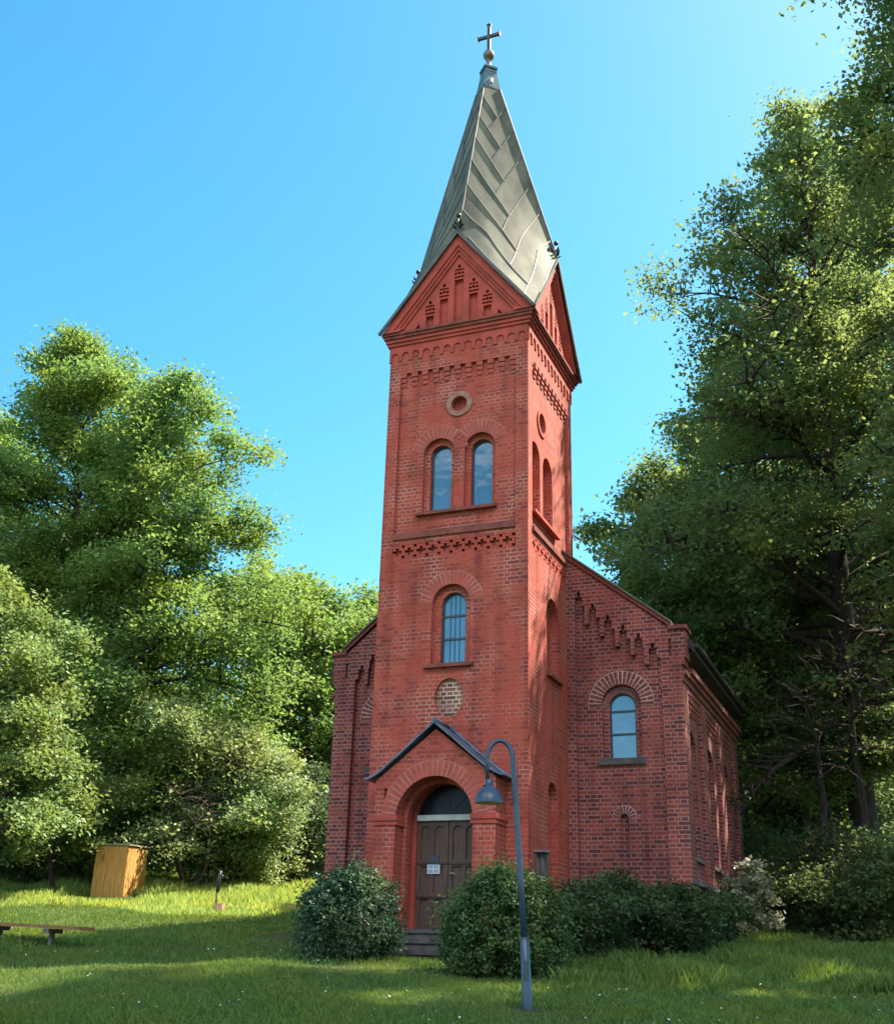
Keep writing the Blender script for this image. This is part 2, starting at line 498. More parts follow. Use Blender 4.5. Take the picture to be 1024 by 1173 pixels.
def circ(cx, cz, r, n=28, ry=None):
    ry = ry or r
    return [(cx + r * math.cos(2 * math.pi * k / n), cz + ry * math.sin(2 * math.pi * k / n)) for k in range(n)]

def rect(u0, u1, v0, v1):
    return [(u0, v0), (u1, v0), (u1, v1), (u0, v1)]

def voussoirs(P, cx, zs, r0, r1, n, d, mats, parent, name='brick_arch', a0=0.0, seed=1, split=0.5):
    """ring of brick wedges over a pale mortar bed; every other wedge is split into two headers"""
    rng = random.Random(seed)
    mb = MB()
    A0, A1 = a0, math.pi - a0
    k = 40
    po = [(cx + r1 * math.cos(A0 + (A1 - A0) * i / k), zs + r1 * math.sin(A0 + (A1 - A0) * i / k)) for i in range(k + 1)]
    pi_ = [(cx + r0 * math.cos(A0 + (A1 - A0) * i / k), zs + r0 * math.sin(A0 + (A1 - A0) * i / k)) for i in range(k + 1)]
    for i in range(k):
        mb.face([P(*pi_[i], d - .004), P(*po[i], d - .004), P(*po[i + 1], d - .004), P(*pi_[i + 1], d - .004)], 1)
    mb.reveal(P, po, d - .004, d + .01, 1, closed=False)
    for i in range(n):
        g = 0.10 + 0.05 * rng.random()
        a = A0 + (A1 - A0) * (i + g) / n; b = A0 + (A1 - A0) * (i + 1 - g) / n
        segs = [(r0, r1 - .012)]
        if i % 2 == 1 and split:
            mid = r0 + (r1 - r0) * split
            segs = [(r0, mid - .006), (mid + .006, r1 - .012)]
        for ra, rb in segs:
            q = [(cx + r * math.cos(t), zs + r * math.sin(t)) for r, t in ((ra, a), (rb, a), (rb, b), (ra, b))]
            e = d - .008 - .004 * rng.random()
            mb.plate(P, q, e, d - .002, mi=0)
    return mb.build(name, mats, parent)

exec_later = []
# ------------------------------------------------------------------ THE CHURCH
BZ = -0.3                                 # walls start below the sloping ground
church = empty('church', (0, 1.7, 0.3), 'small red brick village church with square entrance tower and grey metal spire', 'church')
H = 1.7                                   # half width of the tower
def PF(u, v, d): return Vector((u, d, v))                       # tower front
def PR(u, v, d): return Vector((H - d, u, v))                   # tower right side (u = y)
def PL(u, v, d): return Vector((-H + d, u, v))
def PB(u, v, d): return Vector((u, 3.4 - d, v))
NWL = 4.0685
NY, NW = 2.77, 4.25                       # nave front plane and half width
NEND = 10.15
def PN(u, v, d): return Vector((u, NY + d, v))

def glazing(P, cx, hw, zb, zs, d, parent, m, bars=(), name='window', frame=0.03, vbars=()):
    fr = MB()
    o, i = arch(cx, hw, zb, zs), arch(cx, hw - frame, zb + frame, zs)
    fr.plate(P, o, d - .03, d + .02, [i])
    for z in bars:
        fr.pbox(P, cx - hw + frame, cx + hw - frame, z - .022, z + .022, d - .02, d + .015)
    for u in vbars:
        fr.pbox(P, u - .008, u + .008, zb + frame, zs + hw * .8, d - .006, d + .01)
    f = fr.build(name, M['lead'], parent)
    g = MB(); g.sheet(P, i, (), d + .005)
    g.build('pane', m, f)
    return f

def ledge(P, u0, u1, z, parent, out_=0.09, h=0.085, m='trimdark', name='sill'):
    s = MB()
    prof = [(-out_, z - h), (-out_, z - h * .35), (0.05, z + .02), (0.05, z - h)]
    a = [P(u0, v, d) for d, v in prof]; b = [P(u1, v, d) for d, v in prof]
    for i in range(4):
        j = (i + 1) % 4
        s.face([a[i], a[j], b[j], b[i]])
    s.face(a); s.face(b[::-1])
    return s.build(name, M[m], parent)

tw = MB()
PD = 0.07                                 # depth of the upper panel
panel = rect(-1.41, 1.41, 8.78, 12.86)
band = rect(-1.42, 1.42, 8.27, 8.57)
# --- front wall
lowwin = arch(0, .43, 5.84, 7.57 - .43)
rnd = circ(0, 5.14, .31, ry=.40)
doorhole = arch(0, .80, BZ, 2.67)
tw.sheet(PF, rect(-H, H, BZ, 13.6), [panel, band, lowwin, rnd, doorhole], 0)
tw.reveal(PF, panel, 0, PD); tw.reveal(PF, band, 0, .13)
tw.sheet(PF, band, (), .10)
tw.reveal(PF, lowwin, 0, .13); tw.reveal(PF, rnd, 0, .07); tw.reveal(PF, doorhole, 0, .22)
lw2 = arch(0.015, .28, 5.84, 7.57 - .43)
tw.sheet(PF, lowwin, [lw2], .13); tw.reveal(PF, lw2, .13, .27)
bel = [arch(-.41, .375, 9.31, 11.08 - .375), arch(.56, .36, 9.31, 11.08 - .36)]
bel2 = [arch(-.40, .25, 9.31, 10.70), arch(.57, .25, 9.31, 10.71)]
ocu = circ(.05, 11.87, .19)
tw.sheet(PF, panel, bel + [ocu], PD)
tw.reveal(PF, ocu, PD, PD + .14); tw.sheet(PF, ocu, (), PD + .14)
for a, b in zip(bel, bel2):
    tw.reveal(PF, a, PD, PD + .11); tw.sheet(PF, a, [b], PD + .11); tw.reveal(PF, b, PD + .11, PD + .25)
# --- right and left walls
rpanel = rect(.29, 3.11, 8.78, 12.86)
rband = rect(.28, 3.12, 8.27, 8.57)
rbel = [arch(.72, .34, 9.25, 10.62), arch(1.63, .36, 9.25, 10.58)]
rocu = circ(1.18, 11.63, .24)
rlow = arch(1.70, .44, 5.86, 7.14)
rnic = arch(1.60, .36, 1.5, 3.26)
for P in (PR, PL):
    tw.sheet(P, rect(0, 3.4, BZ, 13.6), [rpanel, rband, rlow, rnic], 0)
    tw.reveal(P, rpanel, 0, PD); tw.reveal(P, rband, 0, .07); tw.sheet(P, rband, (), .07)
    tw.sheet(P, rpanel, rbel + [rocu], PD)
    for l in rbel:
        tw.reveal(P, l, PD, PD + .24); tw.sheet(P, l, (), PD + .24)
    tw.reveal(P, rocu, PD, PD + .14); tw.sheet(P, rocu, (), PD + .14)
    tw.reveal(P, rlow, 0, .20); tw.sheet(P, rlow, (), .20)
    tw.reveal(P, rnic, 0, .16); tw.sheet(P, rnic, (), .16)
tw.sheet(PB, rect(-H, H, BZ, 13.6), (), 0)
tower = tw.build('tower_wall', M['tower'], church)

# bare old brickwork set in the round panel
rb = MB(); rb.sheet(PF, rnd, (), .07); rb.build('brick_medallion', M['oldbrick'], church)

# pale ring of the oculus
oc = MB()
o1, o2 = circ(.05, 11.87, .31), circ(.05, 11.87, .19)
oc.plate(PF, o1, PD - .035, PD + .01, [o2]); oc.build('oculus_ring', M['stone'], church)
oc = MB()
oc.plate(PR, circ(1.18, 11.63, .33), PD - .03, PD + .01, [circ(1.18, 11.63, .24)]); oc.build('oculus_ring', M['trim'], church)

# glazing of the tower front
for b in bel2:
    cx = (b[0][0] + b[1][0]) / 2
    glazing(PF, cx, .25, 9.31, b[2][1], PD + .22, church, M['glass'], frame=.025)
glazing(PF, .015, .28, 5.84, 7.14, .23, church, M['glasslow'], bars=(6.42, 6.92), frame=.035, vbars=(-.09, .015, .12))
ledge(PF, -.90, .98, 9.31, church, out_=.05, h=.09)
ledge(PF, -.55, .53, 5.86, church, out_=.10, h=.10)
for P in (PR,):
    ledge(P, .34, 2.20, 9.25, church, out_=.06, h=.11, m='trim')
    ledge(P, 1.20, 2.24, 5.88, church, out_=.09, h=.11)
voussoirs(PF, -.41, 10.705, .375, .69, 15, PD, [M['vouss'], M['mortar']], church, a0=.12, seed=3)
voussoirs(PF, .56, 10.72, .36, .68, 15, PD, [M['vouss'], M['mortar']], church, a0=.30, seed=4)
voussoirs(PF, 0, 7.14, .43, .73, 19, 0, [M['vouss'], M['mortar']], church, a0=.05, seed=5)

# string course below the belfry panel, corbel table at its head, pierced band
for P, u0, u1 in ((PF, -1.41, 1.41), (PR, .29, 3.11)):
    s = MB()
    s.pbox(P, u0 + .003, u1 - .003, 8.70, 8.80, -.045, PD)
    s.pbox(P, u0 + .003, u1 - .003, 8.802, 8.86, -.01, PD - .003)
    s.build('string_course', M['trimdark'], church)
    n = 11
    w_ = .145
    for i in range(n):
        cu = u0 + w_ / 2 + (u1 - u0 - w_) * i / (n - 1)
        e = .003 if i in (0, n - 1) else 0
        c = MB()
        for j, (dz, dd) in enumerate(((0, .0), (.112, .024), (.224, .046))):
            c.pbox(P, cu - w_ / 2 + e + .004 * j, cu + w_ / 2 - e - .004 * j, 12.855 - dz - .105, 12.855 - dz - .004, dd + .002, PD - .001)
        c.build('corbel', M['vouss'], church)
    b = MB()
    nu, nv_ = 40, 5
    cu, cv = (u1 - u0) / nu, .30 / nv_
    dark = set()
    for i in range(nu):
        for j in range(nv_):
            k = i % 4
            if (k == 1 and j in (1, 2, 3)) or (k in (0, 2) and j == 2) or (k == 3 and j in (0, 4)):
                dark.add((i, j))
    for i in range(nu):
        for j in range(nv_):
            if (i, j) not in dark:
                b.pbox(P, u0 + cu * i + .002, u0 + cu * (i + 1) - .002, 8.27 + cv * j + .002, 8.27 + cv * (j + 1) - .002, .004, .069)
    b.build('pierced_band', M['trim'], church)

# arched frieze and cornice
for P, u0, u1 in ((PF, -H, H), (PR, 0, 3.4), (PL, 0, 3.4), (PB, -H, H)):
    fz = MB()
    n, za, zt, r = 13, 13.20, 13.62, .092
    loop = [(u0, zt), (u0, za)]
    pitch = (u1 - u0) / n
    for i in range(n):
        c = u0 + pitch * (i + .5)
        loop += [(c - r - .001, za)] if True else []
        loop += [(c + r * math.cos(math.pi - math.pi * k / 8), za + .13 + r * math.sin(math.pi - math.pi * k / 8)) for k in range(9)]
        loop += [(c + r + .001, za)]
    loop += [(u1, za), (u1, zt)]
    fz.plate(P, loop, -.030, 0.0)
    fz.build('arched_frieze', M['trim'], church)
cn = MB()
for z0, z1, e, mi in ((13.60, 13.68, .065, 0), (13.68, 13.77, .10, 0), (13.77, 13.84, .14, 1), (13.84, 13.90, .175, 1)):
    cn.box(-H - e, H + e, -e, 3.4 + e, z0, z1, mi)
cn.build('cornice', [M['trim'], M['trimdark']], church)

# four gables
GA, GZ, GH = 16.36, 13.90, 1.91           # apex, base, half width
def gable(T, name='gable'):
    g = MB(); g.T = T
    hv = GA - GZ
    def tri(k):                            # triangle moved in by k, parallel to the slopes
        sl = math.hypot(GH, hv)
        top = k * sl / GH
        hw = (hv - top) * GH / hv
        return [(-hw, GZ), (hw, GZ), (0, GA - top)]
    P = lambda u, v, d: Vector((u, d, v))
    def inset(k):
        t = tri(k); return [(t[0][0], GZ + .001), (t[1][0], GZ + .001), t[2]]
    a, b, c, e = tri(0), tri(.20), tri(.27), tri(.34)
    def ringband(o, i, d):
        # raking band between two chevrons
        for s_ in (0, 1):
            g.face([P(*o[s_], d), P(*o[2], d), P(*i[2], d), P(*i[s_], d)])
    ringband(a, b, -.15); ringband(b, c, -.11); ringband(c, e, -.075)
    for l, d0, d1 in ((b, -.15, -.11), (c, -.11, -.075), (e, -.075, -.03)):
        for s_ in (0, 1):
            g.face([P(*l[s_], d0), P(*l[2], d0), P(*l[2], d1), P(*l[s_], d1)])
    for s_ in (0, 1):
        g.face([P(*a[s_], -.15), P(*a[2], -.15), P(*a[2], .3), P(*a[s_], .3)])
    holes = []
    for u, zt, w in ((-.72, 14.28, .10), (-.37, 14.68, .105), (0, 15.14, .115), (.37, 14.68, .105), (.72, 14.28, .10)):
        holes.append(rect(u - w, u + w, GZ + .02, zt))
        z = zt + .045
        # cross made of slots
        holes.append(rect(u - .125, u + .125, z, z + .05))
        z += .095
        holes.append(rect(u - .125, u - .045, z, z + .06)); holes.append(rect(u + .045, u + .125, z, z + .06))
        holes.append(rect(u - .032, u + .032, z - .0, z + .075))
        z += .105
        holes.append(rect(u - .115, u + .115, z, z + .045))
        z += .075
        holes.append(rect(u - .035, u + .035, z, z + .09))
    for s_ in (-1, 1):
        holes.append([(s_ * 1.15, GZ + .04), (s_ * .98, GZ + .04), (s_ * .98, GZ + .22)])
    g.sheet(P, e, holes, -.03)
    for h in holes:
        d = .06
        g.reveal(P, h, -.03, d); g.sheet(P, h, (), d)
    return g.build(name, M['trim'], church)
ctr = Matrix.Translation((0, 1.7, 0))
for k in range(4):
    T = ctr @ Matrix.Rotation(k * math.pi / 2, 4, 'Z') @ Matrix.Translation((0, -1.7, 0))
    gable(T)

# spire: rhombic helm whose faces sweep out to the four corners in a soft curve
SA = 22.22
c_ = 1.90
def SP(x, y, z): return Vector((x, 1.7 + y, z))
corner_z, gz = 13.93, 16.40
apex_r = .34
def helm(k):
    R = Matrix.Rotation(k * math.pi / 2, 3, 'Z')
    g1, g2, cc = R @ Vector((0, -c_, gz)), R @ Vector((c_, 0, gz)), R @ Vector((c_ + .02, -c_ - .02, corner_z))
    t1, t2 = R @ Vector((0, -apex_r, SA)), R @ Vector((apex_r, 0, SA))
    def raw(side, t):
        if t >= 0:
            return g1.lerp(t1, t).lerp(g2.lerp(t2, t), side)
        return g1.lerp(cc, -t).lerp(g2.lerp(cc, -t), side)
    TU, TD = .42, .72
    def on(side, t):
        p = raw(side, t)
        if -TD < t < TU:
            u = (TU - t) / (TU + TD)                     # quadratic curve across the fold
            q = raw(side, TU) * (1 - u) ** 2 + raw(side, 0) * 2 * u * (1 - u) + raw(side, -TD) * u * u
            # keep the chord position along the face, take the softened shape
            w = (4 * side * (1 - side)) ** .5
            p = p.lerp(q, w)
        return p
    nrm = R @ Vector((.7, -.7, .22)); nrm.normalize()
    return R, g1, g2, cc, on, nrm
sp = MB()
for k in range(4):
    R, g1, g2, cc, on, nrm = helm(k)
    ts = list(np.linspace(1, .42, 6)) + list(np.linspace(.36, -.72, 19)) + [-.86, -.97]
    ns = 12
    grid = [[sp.pt(SP(*on(j / ns, t))) for j in range(ns + 1)] for t in ts]
    tip = sp.pt(SP(*cc))
    for i in range(len(ts) - 1):
        for j in range(ns):
            sp.f.append([grid[i][j], grid[i + 1][j], grid[i + 1][j + 1], grid[i][j + 1]]); sp.m.append(0); sp.sm.append(True)
    for j in range(ns):
        sp.f.append([grid[-1][j], tip, grid[-1][j + 1]]); sp.m.append(0); sp.sm.append(True)
spire = sp.build('spire', M['zinc'], church)
sm_ = MB()
vg = MB()
for k in range(4):
    R, g1, g2, cc, on, nrm = helm(k)
    def hwid(z):                           # half width of the rhombic face at a height
        if z >= gz:
            return .7071 * (apex_r + (c_ - apex_r) * (SA - z) / (SA - gz))
        return .7071 * c_ * max(0, z - corner_z) / (gz - corner_z)
    def face_pt(lat, z):
        side = min(.995, max(.005, .5 + .5 * lat / max(.02, hwid(z))))
        lo, hi = -.97, 1.0
        for _ in range(26):
            m_ = (lo + hi) / 2
            if on(side, m_).z < z: lo = m_
            else: hi = m_
        return on(side, lo) + nrm * .008
    def seam(l0, z0, l1, z1, w, h):
        n_ = 14
        pts = [face_pt(l0 + (l1 - l0) * i / n_, z0 + (z1 - z0) * i / n_) for i in range(n_ + 1)]
        for a, b in zip(pts[:-1], pts[1:]):
            sm_.bar(SP(*a), SP(*(b + (b - a) * .10)), w, h, up=nrm)
    KS = 1.9                               # slope of the herringbone seams
    zl = [21.75, 20.9, 20.0, 19.1, 18.15, 17.15, 16.2]
    zr_ = [21.55, 20.7, 19.8, 18.85, 17.9, 16.95, 16.1, 15.3]
    def meet(z0, z1):                      # where a left seam from z0 and a right seam from z1 cross
        return (-hwid(z0) + z0 / KS - hwid(z1) + z1 / KS) * KS / 2
    for i, z0 in enumerate(zl):
        ze = meet(z0, zr_[i])
        ze = max(ze, 14.3)
        if ze < z0 - .1:
            seam(-hwid(z0), z0, -hwid(z0) + (z0 - ze) / KS, ze, .036, .022)  # left seams made wider: their thick grazing shade put into the shape
    for i, z1 in enumerate(zr_):
        ze = meet(zl[i + 1], z1) if i + 1 < len(zl) else z1 - .8
        ze = max(ze, 14.25)
        if ze < z1 - .1:
            seam(hwid(z1), z1, hwid(z1) - (z1 - ze) / KS, ze, .022, .016)
    pts = [on(0, t) for t in np.linspace(0, 1, 6)]
    for a, b in zip(pts[:-1], pts[1:]):
        vg.bar(SP(*a), SP(*b), .06, .04, up=R @ Vector((0, -1, .3)))
    for a, b in ((g1, cc), (cc, g2)):
        n2 = R @ (Vector((0, -1, 0)) if a is g1 else Vector((1, 0, 0)))
        vg.bar(SP(*(a + n2 * .005 - Vector((0, 0, .03)))), SP(*(b + n2 * .005 - Vector((0, 0, .03)))), .05, .07)
sm_.build('roof_seams', M['seam'], spire)
vg.build('verge_trim', M['seam'], spire)

# ball finials with scroll leaves on the gable points
for k in range(4):
    R = Matrix.Rotation(k * math.pi / 2, 3, 'Z')
    b0 = R @ Vector((0, -c_ + .03, gz))
    f = MB()
    f.tube([SP(*(b0 + Vector((0, 0, -.05)))), SP(*(b0 + Vector((0, 0, .42))))], .012, 6)
    cz = b0 + Vector((0, 0, .46))
    f.lathe([(0.001, -.062), (.038, -.05), (.058, -.02), (.062, 0), (.058, .02), (.038, .05), (0.001, .062)], SP(*cz), 10)
    for i, (ang, ln) in enumerate(((-2.4, .20), (-.75, .17), (.9, .18), (2.3, .22))):
        for zz in (.06, .20):
            d = R @ Vector((math.sin(ang), -math.cos(ang), 0)); pz = b0 + Vector((0, 0, zz))
            s_ = d.cross(Vector((0, 0, 1)))
            tip = pz + d * ln * (.7 if zz > .1 else 1) + Vector((0, 0, .10))
            md = pz + d * ln * .5 + Vector((0, 0, .02))
            f.face([SP(*pz), SP(*(md + s_ * .042)), SP(*tip), SP(*(md - s_ * .042))])
            f.face([SP(*(pz - Vector((0, 0, .012)))), SP(*(md - s_ * .042 - Vector((0, 0, .012)))), SP(*(tip - Vector((0, 0, .012)))), SP(*(md + s_ * .042 - Vector((0, 0, .012))))])
    f.build('finial', M['darkmetal'], spire)

# pinnacle, ball and cross
pn = MB()
def sq(r, z): return [SP(0, -r, z), SP(r, 0, z), SP(0, r, z), SP(-r, 0, z)]
def frus(mb, r0, z0, r1, z1, cap=True):
    a, b = sq(r0, z0), sq(r1, z1)
    for i in range(4):
        j = (i + 1) % 4
        mb.face([a[i], a[j], b[j], b[i]])
    if cap:
        mb.face(b); mb.face(a[::-1])
frus(pn, .36, SA - .03, .22, SA + .72); frus(pn, .25, SA + .60, .245, SA + .66)
frus(pn, .27, SA + .72, .27, SA + .79); frus(pn, .26, SA + .79, .07, SA + .95)
pinn = pn.build('pinnacle', M['copper'], spire)
hb = MB(); d_ = Vector((.16, -.16, SA + .22))
hb.box(.10, .19, 1.7 - .19, 1.7 - .10, SA + .16, SA + .30); hb.build('hatch', M['white'], spire)
bl = MB()
BZ_ = 23.52
bl.lathe([(.075, -.42), (.06, -.3), (.06, -.17), (.10, -.13), (.145, -.07), (.16, 0), (.145, .07), (.10, .125), (.04, .155), (.001, .16)], SP(0, 0, BZ_), 16)
bl.build('orb', M['ball'], spire)
cr = MB()
cr.box(-.045, .045, 1.7 - .035, 1.7 + .035, BZ_ + .14, 24.60)
cr.box(-.29, -.0455, 1.7 - .033, 1.7 + .033, 24.16, 24.25); cr.box(.0455, .29, 1.7 - .033, 1.7 + .033, 24.16, 24.25)
for x0, x1 in ((-.325, -.2902), (.2902, .325)):
    cr.box(x0, x1, 1.7 - .05, 1.7 + .05, 24.14, 24.27)
cr.box(-.062, .062, 1.7 - .05, 1.7 + .05, 24.6002, 24.64)
cr.build('cross', M['darkmetal'], spire)

# ------------------------------------------------------------------ porch
PDp = .60
def PP_(u, v, d): return Vector((u, -PDp + d, v))
pw = MB()
HWp, ZE, ZP = 1.25, 3.42, 4.38
out_l = [(-HWp, BZ), (HWp, BZ), (HWp, ZE), (0, ZP), (-HWp, ZE)]
parch = arch(0, .80, BZ, 2.67, 24)
slots = [rect(-1.06, -1.0, 2.86, 3.26), rect(1.0, 1.06, 2.86, 3.26)]
pw.sheet(PP_, out_l, [parch] + slots, 0)
for s_ in slots:
    pw.reveal(PP_, s_, 0, .08); pw.sheet(PP_, s_, (), .08)
pw.reveal(PP_, parch, 0, .38)
pa2 = arch(0, .72, BZ, 2.67, 24)
pw.sheet(PP_, parch, [pa2], .38); pw.reveal(PP_, pa2, .38, PDp + .02)
for s_ in (-1, 1):
    pw.face([(s_ * HWp, -PDp, BZ), (s_ * HWp, 0, BZ), (s_ * HWp, 0, ZE), (s_ * HWp, -PDp, ZE)])
porch = pw.build('porch', M['tower'], church)
# impost bands
for s_ in (-1, 1):
    im = MB()
    u0, u1 = (s_ * 1.30, s_ * .76) if s_ < 0 else (.76, 1.30)
    for z0, z1, e in ((2.56, 2.635, .025), (2.64, 2.74, .05)):
        im.box(min(u0, u1) + (.05 - e if s_ < 0 else 0), max(u0, u1) - (.05 - e if s_ > 0 else 0), -PDp - e, -.0, z0, z1)
    im.build('impost', M['trim'], porch)
voussoirs(PP_, 0, 2.67, .80, 1.11, 27, 0, [M['vouss'], M['mortar']], porch, a0=.02, seed=8)
# inner frame of the doorway
df = MB()
da = arch(0, .66, .60, 2.76, 20)
df.plate(PF, arch(0, .80, .60, 2.70, 20), .12, .26, [da])
df.build('doorway_surround', M['trim'], church)
# roof of the porch: curved eaves
pr = MB()
prof = [(0, ZP + .14), (.35, ZP - .14), (.75, ZP - .48), (1.1, ZP - .76), (1.26, ZP - .86), (1.38, ZP - .91), (1.46, ZP - .915)]
for s_ in (-1, 1):
    up = [Vector((s_ * x, 0, z)) for x, z in prof]
    for a, b in zip(up[:-1], up[1:]):
        y0, y1 = -PDp - .12, .0
        th = .042
        q = [(a.x, y0, a.z), (b.x, y0, b.z), (b.x, y1, b.z), (a.x, y1, a.z)]
        pr.face(q, smooth=True)
        pr.face([(a.x, y0, a.z - th), (b.x, y0, b.z - th), (b.x, y1, b.z - th), (a.x, y1, a.z - th)])
        pr.face([(a.x, y0, a.z), (b.x, y0, b.z), (b.x, y0, b.z - th), (a.x, y0, a.z - th)])
    e = up[-1]
    pr.face([(e.x, -PDp - .12, e.z), (e.x, 0, e.z), (e.x, 0, e.z - .042), (e.x, -PDp - .12, e.z - .042)])
pr.tube([(0, -PDp - .13, ZP + .15), (0, 0, ZP + .15)], .045, 8)
for s_ in (-1, 1):                       # lead flashing against the tower
    up = [Vector((s_ * x, -.015, z + .03)) for x, z in prof]
    pr.tube(up, .035, 6)
pr.build('porch_roof', M['porchroof'], porch)

# door: two leaves, transom and fanlight
YD = .20
def PDr(u, v, d): return Vector((u, YD + d, v))
def door_leaf(u0, u1):
    d = MB()
    st = .075
    cols = [(u0 + st, (u0 + u1) / 2 - .03), ((u0 + u1) / 2 + .03, u1 - st)]
    holes = []
    for a, b in cols:
        hw = (b - a) / 2 - .002; c = (a + b) / 2
        holes.append(arch(c, hw, 1.98, 2.52, 8))
        holes.append(rect(a, b, 1.36, 1.86))
        holes.append(arch(c, hw, .80, 1.16, 8))
    d.plate(PDr, rect(u0, u1, .70, 2.72), 0, .05, holes)
    for h in holes:
        d.sheet(PDr, h, (), .035)
        c = sum(p[0] for p in h) / len(h)
    o = d.build('door_leaf', M['door'], church)
    for z0, z1 in ((1.27, 1.31), (1.895, 1.93)):
        r = MB(); r.pbox(PDr, u0 + .01, u1 - .01, z0, z1, -.022, -.001)
        r.build('moulding', M['doorframe'], o)
    return o
dl = door_leaf(-.66, -.008)
dr = door_leaf(.008, .66)
hd = MB(); hd.tube([(.07, YD - .001, 1.72), (.07, YD - .06, 1.72), (.16, YD - .07, 1.72)], .012, 8)
hd.lathe([(.03, 0), (.03, .01), (.001, .012)], (.07, YD - .002, 1.72), 10, axis=Matrix.Rotation(math.pi / 2, 3, 'X'))
hd.build('handle', M['cable'], dr)
tr = MB(); tr.box(-.66, .66, YD - .06, YD + .04, 2.722, 2.83); tr.build('transom', M['white'], church)
fl = MB(); fa = arch(0, .655, 2.832, 2.833, 20); fl.sheet(PDr, fa, (), .03)
fan = fl.build('fanlight', M['glassdark'], church)
fb = MB()
for ang in (45, 90, 135):
    a = math.radians(ang)
    fb.bar((.1 * math.cos(a), YD + .02, 2.84 + .1 * math.sin(a)), (.65 * math.cos(a), YD + .02, 2.83 + .65 * math.sin(a)), .012, .015, up=(0, 1, 0))
fb.build('glazing_bar', M['lead'], fan)
# steps
st = MB()
for i, (z, y, hw) in enumerate(((.69, -.36, .70), (.50, -.78, .98), (.30, -1.16, 1.05), (.14, -1.55, 1.10))):
    s_ = MB()
    yb = YD if i == 0 else (-.36, -.78, -1.16)[i - 1] + .0
    zz = z
    s_.box(-hw + .02, hw - .02, y + .035, yb - (.002 if i else 0), -.25, zz - .075)
    s_.box(-hw, hw, y, yb - (.002 if i else 0), zz - .074, zz)
    o = s_.build('step', M['step'], church)
    bv = o.modifiers.new('bevel', 'BEVEL'); bv.width = .025; bv.segments = 2

# ------------------------------------------------------------------ nave
ZK = 7.02                                  # height of the kneelers
SL = .80
def zrake(u): return ZK + SL * (NW - .20 - abs(u))       # underside of the raking coping
nv = MB()
D = .13
for s_ in (-1, 1):
    # the left shoulder of the front is a little narrower than the right one
    f = (lambda u: u) if s_ > 0 else (lambda u: -(u * .937 if u <= 3.8 else 3.56 + (u - 3.8) * 1.13))
    # stepped frieze closes the recessed field
    st_pts = [(1.99, 8.02), (2.31, 7.72), (2.65, 7.42), (2.99, 7.16), (3.33, 6.94), (3.63, 6.70)]
    field = [(3.80, BZ), (3.80, 6.30)]
    for i in range(len(st_pts) - 1, -1, -1):
        u, z = st_pts[i]
        lo = z - .30
        r_ = 3.795 if i == len(st_pts) - 1 else st_pts[i + 1][0] - .185
        field += [(r_, lo), (u + .085, lo), (u + .085, z - .09), (u + .035, z - .09), (u + .035, z + .03), (u - .035, z + .03), (u - .035, z - .09), (u - .085, z - .09)]
        if i > 0:
            field += [(u - .085, lo - .14), (u - .183, lo - .14)]
    field += [(1.904, 7.93), (1.90, 7.7), (1.90, BZ)]
    # tidy: make u strictly sensible at the joins
    fld = [field[0], field[1]] + field[2:]
    pl = [(f(u), z) for u, z in fld]
    nvf = f
    outer = [(1.60, BZ), (NW, BZ), (NW, ZK), (NW - .20, ZK), (1.60, zrake(1.60))]
    slot = [(f(u), z) for u, z in rect(3.985, 4.035, 6.42, 6.80)]
    nv.sheet(PN, [(f(u), z) for u, z in outer], [pl, slot], 0)
    nv.reveal(PN, pl, 0, D); nv.reveal(PN, slot, 0, .07); nv.sheet(PN, slot, (), .07)
    wo = [(f(u), z) for u, z in arch(2.87, .43, 4.25, 5.89 - .43)]
    ni = [(f(u), z) for u, z in arch(2.87, .085, BZ + .02, 3.04, 8)]
    nv.sheet(PN, pl, [wo, ni], D)
    nv.reveal(PN, ni, D, D + .08); nv.sheet(PN, ni, (), D + .08)
    wi = [(f(u), z) for u, z in arch(2.87, .295, 4.25, 5.42)]
    nv.reveal(PN, wo, D, D + .12); nv.sheet(PN, wo, [wi], D + .12); nv.reveal(PN, wi, D + .12, D + .26)
# kneelers project sideways
for s_ in (-1, 1):
    a = NW if s_ > 0 else -NWL
    x0, x1 = min(a, a + s_ * .10), max(a, a + s_ * .10)
    nv.box(x0, x1, NY - .0, NY + .45, 6.36, ZK - .02)
    x0, x1 = min(a, a + s_ * .05), max(a, a + s_ * .05)
    nv.box(x0, x1, NY + .003, NY + .447, 6.22, 6.358)
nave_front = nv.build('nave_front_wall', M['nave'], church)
for s_ in (-1, 1):
    c = 2.87 if s_ > 0 else -2.689
    fr = glazing(PN, c, .295, 4.25, 5.42, D + .20, church, M['glasslow'], bars=(4.83, 5.33), frame=.03)
    ledge(PN, c - .53, c + .53, 4.26, church, out_=.07 - D, h=.11, m='step')
    voussoirs(PN, c, 5.46, .43, .73, 21, D, [M['voussn'], M['mortarn']], church, a0=-.10, seed=11 + s_)
    voussoirs(PN, c, 5.42, .295, .425, 25, D + .12, [M['voussn'], M['mortarn']], church, a0=-.05, seed=15 + s_, split=0)
    voussoirs(PN, c, 3.04, .085, .265, 9, D, [M['voussn'], M['mortarn']], church, a0=.02, seed=19 + s_, split=0)

